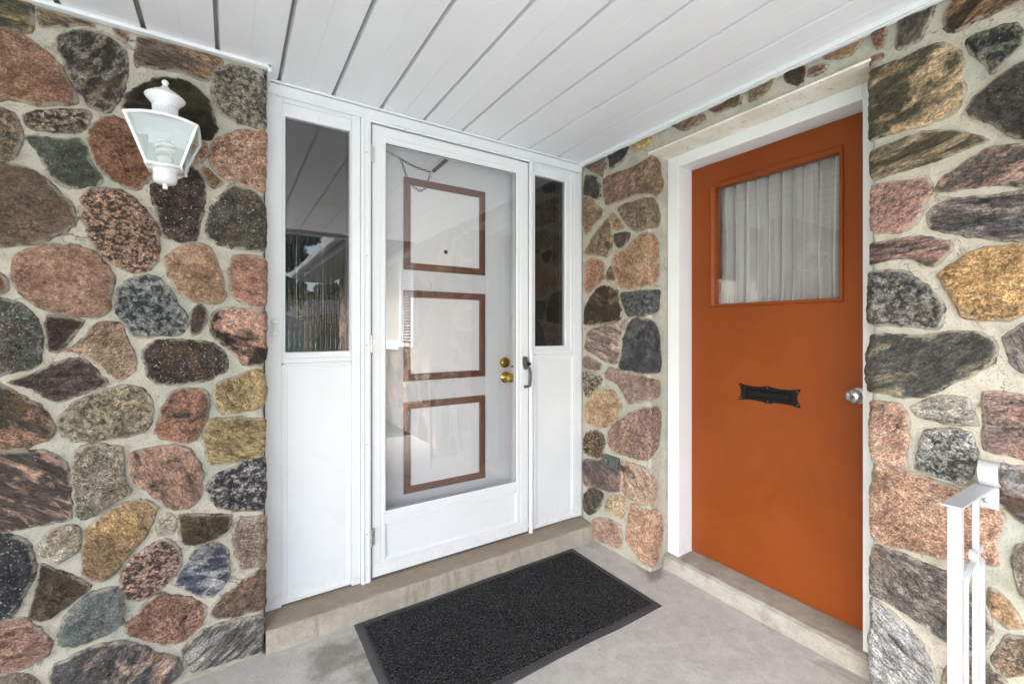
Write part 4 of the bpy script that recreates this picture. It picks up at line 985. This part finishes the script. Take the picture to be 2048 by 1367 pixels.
kn = MB().lathe([(.031,0),(.0315,.003),(.026,.009),(.014,.012),(.0125,.016),(.0125,.026),(.019,.031),(.0255,.040),(.027,.050),(.0245,.058),(.017,.063),(.0085,.064),(.0075,.0625),(0,.0625)], (D0, -1.306, .978), '-x', 36).build('knob', M['silver'], od, smooth=40)
MB().lathe([(.0075,0),(.0075,.0012),(.005,.0016),(0,.0016)], (D0-.0625, -1.306, .978), '-x', 18).build('keyway', M['dark_metal'], kn)

# sheer curtain behind the door window
nu, nz = 260, 40
rng = np.random.default_rng(5); us = np.linspace(Wu0-.03, Wu1+.03, nu); zs_ = np.linspace(Wz0-.03, Wz1+.012, nz)
U_, Zz = np.meshgrid(us, zs_, indexing='ij')
ph = np.cumsum(.55+1.1*(vnoise(us*38, us*0, 4)+.5)); ph = ph/ph[-1]*2*math.pi*11
tt = (Zz-Wz0)/(Wz1-Wz0)
wob = fbm(U_*6, Zz*3, 9, 3)*.9*(1-tt)
dep = .322 + .018*np.sin(ph[:, None]+wob*2.2) + .009*np.sin(1.7*ph[:, None]+1+wob*3) + .012*vnoise(U_*14, Zz*2.2, 3)*(1.1-tt)
dep += .004*np.exp(-((tt-1.0)/.02)**2)
sh = U_ + .010*np.cos(ph[:, None]+wob*2)*(1-.5*tt)
cu_ = MB().grid(np.stack([dep, -sh, Zz], -1)).build('curtain', M['curtain'], smooth='full', fix=False)
tag(cu_, 'gathered sheer white curtain behind the orange door window', 'curtain')

# ------------------------------------------------------------------ wall lantern
LX, LY = -1.963, -.212          # axis of the lantern
ln = thing('wall_lantern', (LX, LW, 1.9), 'white coach lantern with clear glass sides on the left stone wall', 'lantern')
zt, zb, wt, wb = 1.873, 1.748, .087, .043        # top and bottom of the glass, half widths
def corner(sx, sy, z):
    k = (z-zb)/(zt-zb); w = wb+(wt-wb)*k; return Vector((LX+sx*w, LY+sy*w, z))
for sx, sy in ((-1,-1),(1,-1),(1,1),(-1,1)):
    MB().tube([corner(sx,sy,zb-.004), corner(sx,sy,zt+.002)], .0052, 4).build('corner_bar', WM, ln)
sides = [((-1,-1),(1,-1)), ((1,-1),(1,1)), ((1,1),(-1,1)), ((-1,1),(-1,-1))]
ARC = .016
def arch(a, b, n=14):
    A_, B_ = corner(*a, zt), corner(*b, zt); out = []
    for i in range(n+1):
        t = i/n; p = A_.lerp(B_, t); out.append(Vector((p.x, p.y, p.z + ARC*4*t*(1-t))))
    return out
tr = MB()
for a, b in sides: tr.tube(arch(a, b), .0055, 8)
tr.build('top_rim', WM, ln, smooth='full')
br = MB()
for a, b in sides: br.tube([corner(*a, zb), corner(*b, zb)], .0055, 8)
br.build('bottom_rim', WM, ln, smooth='full')
for a, b in sides:                       # four arched glass panes
    top_ = arch(a, b); bot = [corner(*a, zb), corner(*b, zb)]
    nrm = (bot[1]-bot[0]).cross(top_[0]-bot[0]).normalized()*.0012
    pl = [bot[0], bot[1]] + top_[::-1]; n = len(pl)
    MB().add([p-nrm for p in pl]+[p+nrm for p in pl], [tuple(range(n))[::-1], tuple(range(n,2*n))]+[(i,(i+1)%n,n+(i+1)%n,n+i) for i in range(n)]).build('glass_pane', M['lamp_glass'], ln)
# domed cover: from the arched rim up to the gallery
cv = MB(); loop = []
for a, b in sides: loop += arch(a, b)[:-1]
m_ = len(loop); rings = 6; vs = []
for k in range(rings+1):
    t = k/rings
    for p in loop:
        ang = math.atan2(p.y-LY, p.x-LX); q = Vector((LX+.033*math.cos(ang), LY+.033*math.sin(ang), 1.912))
        w = p.lerp(q, t); w.z += .006*math.sin(t*math.pi); vs.append(w)
cv.add(vs, [(k*m_+i, k*m_+(i+1)%m_, (k+1)*m_+(i+1)%m_, (k+1)*m_+i) for k in range(rings) for i in range(m_)])
cv.build('dome', WM, ln, smooth='full')
ga = MB().lathe([(.0332,1.9095),(.0340,1.9135),(.0332,1.9165),(.0307,1.9175),(.0307,1.9375),(.0332,1.9385),(.0340,1.9425),(.0328,1.9455)], (LX, LY, 0), 'z', 40)
ga.build('gallery', WM, ln, smooth=40)
gs = MB()
for i in range(30):
    a = 2*math.pi*i/30; gs.tube([(LX+.0316*math.cos(a), LY+.0316*math.sin(a), 1.9165), (LX+.0316*math.cos(a), LY+.0316*math.sin(a), 1.9385)], .0018, 5)
gs.build('gallery_ribs', WM, ln)
MB().lathe([(.0328,1.9435),(.0344,1.9485),(.0437,1.9605),(.0517,1.9695),(.0529,1.9735),(.0512,1.9765),(.0454,1.9805),(.0428,1.9835),(.0336,1.9895),(.0311,1.9925),(.0202,1.9985),(.0126,2.0035),(.0076,2.0115)], (LX, LY, 0), 'z', 44).build('cap', WM, ln, smooth=30)
MB().lathe([(.0072,2.0105),(.0064,2.0155),(.0085,2.0195),(.0098,2.0235),(.0076,2.0285),(.0034,2.0315),(0,2.0325)], (LX, LY, 0), 'z', 24).build('finial', WM, ln, smooth='full')
MB().lathe([(.0426,1.7465),(.0410,1.7430),(.0328,1.7380),(.0316,1.7340),(.0316,1.7100),(.0287,1.7020),(.0221,1.6980),(.0070,1.6965),(.0066,1.6820),(0,1.6810)], (LX, LY, 0), 'z', 36).build('cup', WM, ln, smooth=40)
MB().box(LX-.044, LX+.044, LY-.044, LY+.044, 1.7430, 1.7472, .001).build('floor_plate', WM, ln)
# wall plate and arm
MB().lathe([(.056,0),(.056,.006),(.048,.012),(.020,.016),(0,.016)], (LX, LW-.004, 1.80), '-y', 32).build('back_plate', WM, ln, smooth=40)
MB().box(LX-.052, LX+.052, LY+.076, LY+.082, 1.752, 1.890, .002).build('back_panel', WM, ln)
MB().tube([(LX,LW-.01,1.80),(LX,LY+.08,1.80)], .012, 12).build('arm', WM, ln, smooth=40)
# bulb
bu = MB().lathe([(.014,1.7460),(.015,1.7510),(.0215,1.7610),(.0225,1.7770),(.017,1.7850),(.012,1.7880)], (LX, LY, 0), 'z', 28).build('bulb', M['bulb'], ln, smooth=40)
sp = []
for i in range(90):
    t = i/89; a = t*2*math.pi*3.0; rr = .0105+.014*math.sin(math.pi*min(1, t*1.02))**.6; sp.append((LX+rr*math.cos(a), LY+rr*math.sin(a), 1.7890+.050*t))
MB().tube(sp, .0056, 8).build('spiral_tube', M['bulb'], bu, smooth='full')
MB().lathe([(.016,.0),(.0205,.001),(.0215,.004),(.0175,.0045),(.016,.002)], (LX+.018, LY-.012, 1.755), (.35,-.5,.75), 24).build('retainer_ring', WM, ln, smooth=40)

# ------------------------------------------------------------------ outdoor socket on the corner pier
ot = thing('wall_socket', (-.012, -.25, .50), 'grey weatherproof double socket with round covers low on the corner pier', 'socket')
MB().box(-.022, .006, -.308, -.195, .466, .530, .004).build('plate', M['plastic_grey'], ot, smooth=40)
for u in (.224, .280):
    lid = MB().lathe([(.0235,0),(.0245,.004),(.0235,.010),(.020,.0125),(.006,.0130),(0,.0125)], (-.022, -u, .498), '-x', 28).build('cover', M['plastic_grey'], ot, smooth=40)
    MB().box(-.0368, -.0335, -u-.0022, -u+.0022, .482, .514, .001).build('tab', M['plastic_grey'], lid)

# ------------------------------------------------------------------ door mat
mt = thing('door_mat', (-.765, -.41, 0), 'black ribbed carpet door mat with grey rubber border before the step', 'mat')
MX0, MX1, MY0, MY1 = -1.355, -.170, -.722, -.112
nx, ny = 420, 220
xs = np.linspace(MX0+.028, MX1-.028, nx); ys = np.linspace(MY0+.028, MY1-.028, ny); X, Y = np.meshgrid(xs, ys, indexing='ij')
rib = .0012*np.sin(Y*2*math.pi/.0105+1.2*fbm(X*9, Y*9, 3, 2)); zc = .0085+rib+.0035*fbm(X*150, Y*190, 7, 2)+.0014*fbm(X*9, Y*9, 2, 3)
ed = np.minimum(np.minimum(X-xs[0], xs[-1]-X), np.minimum(Y-ys[0], ys[-1]-Y)); zc = zc*np.clip(ed/.006, .35, 1)
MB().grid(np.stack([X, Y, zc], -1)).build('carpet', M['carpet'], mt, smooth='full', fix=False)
bd = MB(); n_ = 90; loops = []
def edge_loop(ins, z, amp):
    pts = []
    for (ax, ay), (bx, by) in (((MX0+ins,MY0+ins),(MX1-ins,MY0+ins)), ((MX1-ins,MY0+ins),(MX1-ins,MY1-ins)), ((MX1-ins,MY1-ins),(MX0+ins,MY1-ins)), ((MX0+ins,MY1-ins),(MX0+ins,MY0+ins))):
        for k in range(n_):
            t = k/n_; x = ax+(bx-ax)*t; y = ay+(by-ay)*t
            wv = float(fbm(np.array([x*5.]), np.array([y*5.]), 44, 3)[0])
            pts.append((x+amp*wv*.8, y+amp*wv, z+max(0, .004*wv)))
    return pts
ls = [edge_loop(-.000, .0008, .006), edge_loop(.002, .0035, .006), edge_loop(.020, .0055, .004), edge_loop(.028, .0062, .002), edge_loop(.034, .0045, .0)]
m_ = 4*n_; bd.v = [p for l in ls for p in l]
bd.f = [(k*m_+i, k*m_+(i+1)%m_, (k+1)*m_+(i+1)%m_, (k+1)*m_+i) for k in range(len(ls)-1) for i in range(m_)]
bd.build('border', M['rubber'], mt, smooth='full', fix=False)

# ------------------------------------------------------------------ short iron railing at the porch end
rl = thing('railing', (-.15, -1.682, 0), 'short white painted iron railing with scrolls beside the orange door', 'railing')
RY = -1.681; RP = M['rail_paint']
MB().box(-.288, -.2625, RY-.0128, RY+.0128, 0, .792, .0015).build('post', RP, rl)
MB().box(-.31, -.24, RY-.035, RY+.035, 0, .006, .002).build('foot', RP, rl)
lp = [(-.302,RY+.002,.797),(-.20,RY-.002,.7985),(-.09,RY-.006,.800),(-.036,RY-.008,.801)]
for i in range(21):
    a = -math.pi/2 + 2*math.pi*.93*i/20; rr = .0335-.003*i/20; lp.append((-.034+rr*math.cos(a), RY-.008-.012*i/20, .8345+rr*math.sin(a)))
MB().strip(lp, .038, .0045, (-.06,1,0)).build('handrail', RP, rl, smooth=30)
MB().box(-.091, -.079, RY-.006, RY+.007, .06, .796, .001).build('baluster', RP, rl)
MB().box(-.2625, -.006, RY-.006, RY+.006, .085, .098, .001).build('bottom_rail', RP, rl)
def scroll(sx, xs_, z0, z1, xin):
    pts = [(xs_, RY, z0+.03)]
    pts += [(xs_, RY, z0+.03+(z1-z0-.06)*k/10) for k in range(1, 11)]
    xe = xin; zz = z1-.03
    for k in range(1, 9):
        a = k/8; pts.append((xs_+(xe-xs_)*(a**1.6), RY, zz+.035*math.sin(a*math.pi/2)))
    cx, cz2 = xe+sx*-.002, zz+.035+.019
    for k in range(1, 15):
        a = -math.pi/2 + sx*2*math.pi*.8*k/14; rr = .019-.006*k/14; pts.append((cx+rr*math.cos(a), RY, cz2+rr*math.sin(a)))
    return pts
for sx, xs_, xin in ((1, -.186, -.112), (-1, -.022, -.058)):
    MB().strip(scroll(sx, xs_, .12, .60, xin), .012, .004, (0,1,0)).build('scroll', RP, rl, smooth=30)
    pts = [(x, y, .72-z) for x, y, z in scroll(sx, xs_, .12, .60, xin)]
    MB().strip(pts[10:], .012, .004, (0,1,0)).build('scroll', RP, rl, smooth=30)
for z in (.12, .58): MB().box(-.2625, -.092, RY-.004, RY+.004, z-.002, z+.002).build('tie', RP, rl) if z < .2 else None
bk = MB().box(-.022, -.016, RY-.032, RY+.012, .735, .797, .002).box(-.016, .02, RY-.012, RY+.004, .75, .77).build('bracket', RP, rl)
MB().lathe([(.0065,0),(.006,.003),(0,.005)], (-.022, RY-.006, .757), '-x', 12).build('bolt', M['steel'], bk)

# ------------------------------------------------------------------ the street side, seen only in the glass
# window and shutters further along the side wall
wd = thing('window', (.03, -3.92, 1.0), 'white framed window in the long stone wall towards the street', 'window')
MB().rect_loft(3.245, 4.595, 1.03, 2.15, [(0,.10),(0,-.03),(.02,-.035),(.06,-.03),(.065,.01),(.065,.06)], MX).build('frame', W, wd)
MB().box(.035, .040, -4.535, -3.305, 1.09, 2.09).build('pane', M['far_glass'], wd)
MB().box(.00, .04, -3.94, -3.90, 1.09, 2.09, .002).build('mullion', W, wd)
MB().box(-.07, .05, -4.62, -3.22, .985, 1.028, .004).build('sill', W, wd)
room('front_room', .06, 2.0, -4.6, -3.2, .6, 2.2, 'x0')
for k, u0 in enumerate((2.775, 4.60)):
    s_ = thing('shutter', (-.04, -(u0+.21), 1.0), ('white louvred shutter on the near side of the street window', 'white louvred shutter on the far side of the street window')[k], 'shutter', 'window shutters')
    MB().rect_loft(u0, u0+.46, 1.03, 2.15, [(0,-.004),(0,-.040),(.003,-.043),(.05,-.043),(.052,-.040),(.052,-.012)], MX).build('frame', WM, s_)
    MB().box(-.012, -.008, -(u0+.44), -(u0+.02), 1.05, 2.13).build('backing', M['gap'], s_)
    f_ = None
    for i in range(29):
        z = 1.098+i*.0345
        if f_ is None:
            f_ = MB().add([MX(u0+.053,-.036,z),MX(u0+.407,-.036,z),MX(u0+.407,-.014,z+.024),MX(u0+.053,-.014,z+.024),MX(u0+.053,-.038,z+.005),MX(u0+.407,-.038,z+.005),MX(u0+.407,-.016,z+.029),MX(u0+.053,-.016,z+.029)], [(0,1,2,3),(4,5,6,7),(0,1,5,4),(2,3,7,6),(1,2,6,5),(0,3,7,4)]).build('slat', WM, s_)
        else:
            o = f_.copy(); col.objects.link(o); o.location = f_.location+Vector((0,0,.0345*i))
fb = thing('window_box', (-.12, -4.2, .8), 'white planter box under the street window', 'planter')
MB().rect_loft(3.75, 4.55, .74, .96, [(0,-.03),(0,-.20),(.01,-.205),(.02,-.20)], MX, cap=True).build('box', W, fb)
# eave of the wing
ev = thing('wing_roof', (1.0, -5.4, 2.3), 'shingled roof and white eave over the long stone wall', 'roof')
MB().box(-.65, .0, -8.0, -2.91, 2.232, 2.25).build('eave_soffit', M['eave'], ev)
MB().box(-.66, -.645, -8.02, -2.905, 2.20, 2.38, .003).build('fascia', M['eave'], ev)
MB().strip([(-.665,-8.02,2.36),(-.74,-8.02,2.30),(-.78,-8.02,2.37)], .002, .004, (0,1,0)).build('gutter_end', WM, ev)
MB().box(-.765, -.665, -8.01, -2.90, 2.295, 2.385, .01).build('gutter', M['gutter'], ev)
MB().add([(-.70,-8.05,2.39),(-.70,-2.86,2.39),(4.5,-2.86,4.2),(4.5,-8.05,4.2),(-.70,-8.05,2.36),(-.70,-2.86,2.36),(4.5,-2.86,4.17),(4.5,-8.05,4.17)], [(0,1,2,3),(4,5,6,7),(0,1,5,4),(2,3,7,6),(1,2,6,5),(0,3,7,4)]).build('roof_plane', M['shingle'], ev)
MB().box(.02, 4.4, -7.0, -6.9, -.4, 2.3).build('end_wall', M['siding'], ev)

def zg(x, y): return float(terrain(np.array(x), np.array(y)))
# garage across the road
gx, gy = 2.6, -43.0; gz = zg(gx, gy)
gr = thing('garage', (gx, gy, gz), 'grey blue gabled garage across the road', 'garage')
MB().box(gx-2.7, gx+2.7, gy-6, gy, gz-.3, gz+2.5).add([(gx-2.7,gy,gz+2.5),(gx+2.7,gy,gz+2.5),(gx,gy,gz+3.4)], [(0,1,2)]).build('wall', M['garage_wall'], gr, fix=False)
MB().add([(gx-3.0,gy+.3,gz+2.42),(gx,gy+.3,gz+3.5),(gx,gy-6.2,gz+3.5),(gx-3.0,gy-6.2,gz+2.42),(gx-3.0,gy+.3,gz+2.32),(gx,gy+.3,gz+3.4),(gx,gy-6.2,gz+3.4),(gx-3.0,gy-6.2,gz+2.32)], [(0,1,2,3),(4,5,6,7),(0,1,5,4),(0,3,7,4),(2,3,7,6)]).add([(gx+3.0,gy+.3,gz+2.42),(gx,gy+.3,gz+3.5),(gx,gy-6.2,gz+3.5),(gx+3.0,gy-6.2,gz+2.42),(gx+3.0,gy+.3,gz+2.32),(gx,gy+.3,gz+3.4),(gx,gy-6.2,gz+3.4),(gx+3.0,gy-6.2,gz+2.32)], [(0,1,2,3),(4,5,6,7),(0,1,5,4),(0,3,7,4),(2,3,7,6)]).build('roof', M['shingle'], gr)
dr_ = MB().box(gx-2.3, gx+2.3, gy+.0, gy+.05, gz, gz+2.15).build('garage_door', M['garage_wall'], gr)
for k in range(4): MB().box(gx-2.25, gx+2.25, gy+.05, gy+.08, gz+.04+k*.53, gz+.50+k*.53, .01).build('door_panel', M['garage_door'], dr_)
# pale house behind it
hx, hy = 4.6, -58.0; hz = zg(hx, hy)
hs = thing('house', (hx, hy, hz), 'white two storey house standing behind the garage', 'house')
MB().box(hx-3, hx+2.8, hy-8, hy, hz-.3, hz+5.4).build('wall', M['siding'], hs)
MB().add([(hx-3.5,hy+.5,hz+5.3),(hx+3.3,hy+.5,hz+5.3),(hx+3.3,hy-4,hz+7.2),(hx-3.5,hy-4,hz+7.2),(hx+3.3,hy-8.5,hz+5.3),(hx-3.5,hy-8.5,hz+5.3)], [(0,1,2,3),(3,2,4,5),(0,3,5),(1,4,2)]).build('roof', M['shingle'], hs)
for x in (-1.6, 1.3):
    for z in (1.0, 3.6):
        f = MB().rect_loft(hx+x-.8, hx+x+.8, hz+z, hz+z+1.3, [(0,hy),(0,hy+.08),(.1,hy+.08),(.1,hy+.02)], MY).build('window', WM, hs)
        MB().box(hx+x-.7, hx+x-.04, hy+.01, hy+.03, hz+z+.1, hz+z+1.2).build('pane', M['gap'], f)
        MB().box(hx+x+.04, hx+x+.7, hy+.01, hy+.03, hz+z+.1, hz+z+1.2).build('pane', M['gap'], f)
# brown neighbour with a grey roof
bx0, bx1, by = 3.0, 10.0, -28.0; bz = zg(bx0, by)
nb = thing('bungalow', (6.5, by, bz), 'brown bungalow with a low grey roof beyond the front yard', 'house')
MB().box(bx0, bx1, by-8, by, bz-.3, 2.22).build('wall', M['fence'], nb)
MB().add([(bx0-.3,by+.5,2.24),(bx1+.3,by+.5,2.24),(bx1+.3,by-4,3.4),(bx0-.3,by-4,3.4),(bx1+.3,by-8.5,2.24),(bx0-.3,by-8.5,2.24)], [(0,1,2,3),(3,2,4,5),(0,3,5),(1,4,2),(0,1,4,5)]).build('roof', M['shingle'], nb)
w_ = MB().rect_loft(4.4, 5.8, bz+1.0, bz+2.2, [(0,by),(0,by+.06),(.09,by+.06),(.09,by+.01)], MY).build('window', WM, nb)
MB().box(4.49, 5.71, by+.005, by+.02, bz+1.09, bz+2.11).build('pane', M['gap'], w_)
# board fence beside the driveway
fx = thing('board_fence', (1.5, -24.0, zg(1.5, -24)), 'brown board fence at the edge of the front yard', 'fence')
f_ = None
for k in range(22):
    x = 2.2+k*.16; z = zg(x, -24)
    if f_ is None: f_ = MB().box(x, x+.15, -24.02, -24, z-.05, z+1.45, .004).build('board', M['fence'], fx)
    else: o = f_.copy(); col.objects.link(o); o.location = f_.location+Vector((.16*k, 0, 0))
for zz in (.3, 1.2): MB().box(2.1, 5.8, -24.07, -24.021, zg(3,-24)+zz, zg(3,-24)+zz+.09).build('rail', M['fence'], fx)

# trees
def tree(x, y, h, cw, seed, label, n=2600, leaf=.22, low=.30):
    rng = np.random.default_rng(seed); z = zg(x, y)
    t = thing('tree', (x, y, z), label, 'tree', 'trees along the street')
    tr = MB().tube([(x,y,z-.2),(x+.1,y,z+h*.25),(x+.05,y+.1,z+h*.55),(x,y,z+h*.85)], [.30,.22,.15,.04], 10)
    cl = []
    for k in range(26):
        a = rng.uniform(0, 6.28); zz = rng.uniform(low, .95); rr = cw*(1-((zz-.55)/.55)**2)*rng.uniform(.25, .95)
        c = np.array([x+rr*math.cos(a), y+rr*math.sin(a), z+h*zz]); cl.append((c, rng.uniform(.45, .8)*cw*.55))
        tr.tube([(x,y,z+h*zz*.6), tuple((np.array([x,y,z+h*zz*.6])+c)/2+[0,0,.2]), tuple(c)], [.09,.05,.015], 6)
    tr.build('trunk', M['bark'], t, smooth='full')
    V = []; F_ = []
    per = n//len(cl)
    for c, r_ in cl:
        d = rng.normal(size=(per, 3)); d /= np.linalg.norm(d, axis=1)[:, None]; p = c + d*r_*(rng.uniform(.2, 1, per)**.5)[:, None]*[1,1,.8]
        a = rng.normal(size=(per, 3)); a /= np.linalg.norm(a, axis=1)[:, None]; b = np.cross(a, rng.normal(size=(per, 3))); b /= np.linalg.norm(b, axis=1)[:, None]
        s = leaf*rng.uniform(.6, 1.3, (per, 1)); o = len(V)
        q = np.stack([p-a*s, p-b*s*.5, p+a*s, p+b*s*.5], 1).reshape(-1, 3); V += q.tolist(); F_ += [(o+4*i, o+4*i+1, o+4*i+2, o+4*i+3) for i in range(per)]
    mb = MB(); mb.v = V; mb.f = F_; mb.build('crown', M['leaf'], t, fix=False)
tree(.1, -26.0, 14, 3.7, 1, 'tall leafy tree beside the driveway across from the porch', 26000, .20, .26)
tree(-6.5, -30.0, 15, 4.8, 2, 'broad leafy tree left of the driveway', 12000, .26)
tree(7.2, -50.0, 7.5, 2.6, 3, 'leafy tree behind the brown bungalow and garage', 9000, .25, .2)
tree(12.0, -36.0, 12, 4.2, 4, 'round leafy tree at the right end of the street', 6000, .25)
tree(-15.0, -36.0, 14, 5.0, 5, 'broad tree at the left end of the street', 6000, .27)
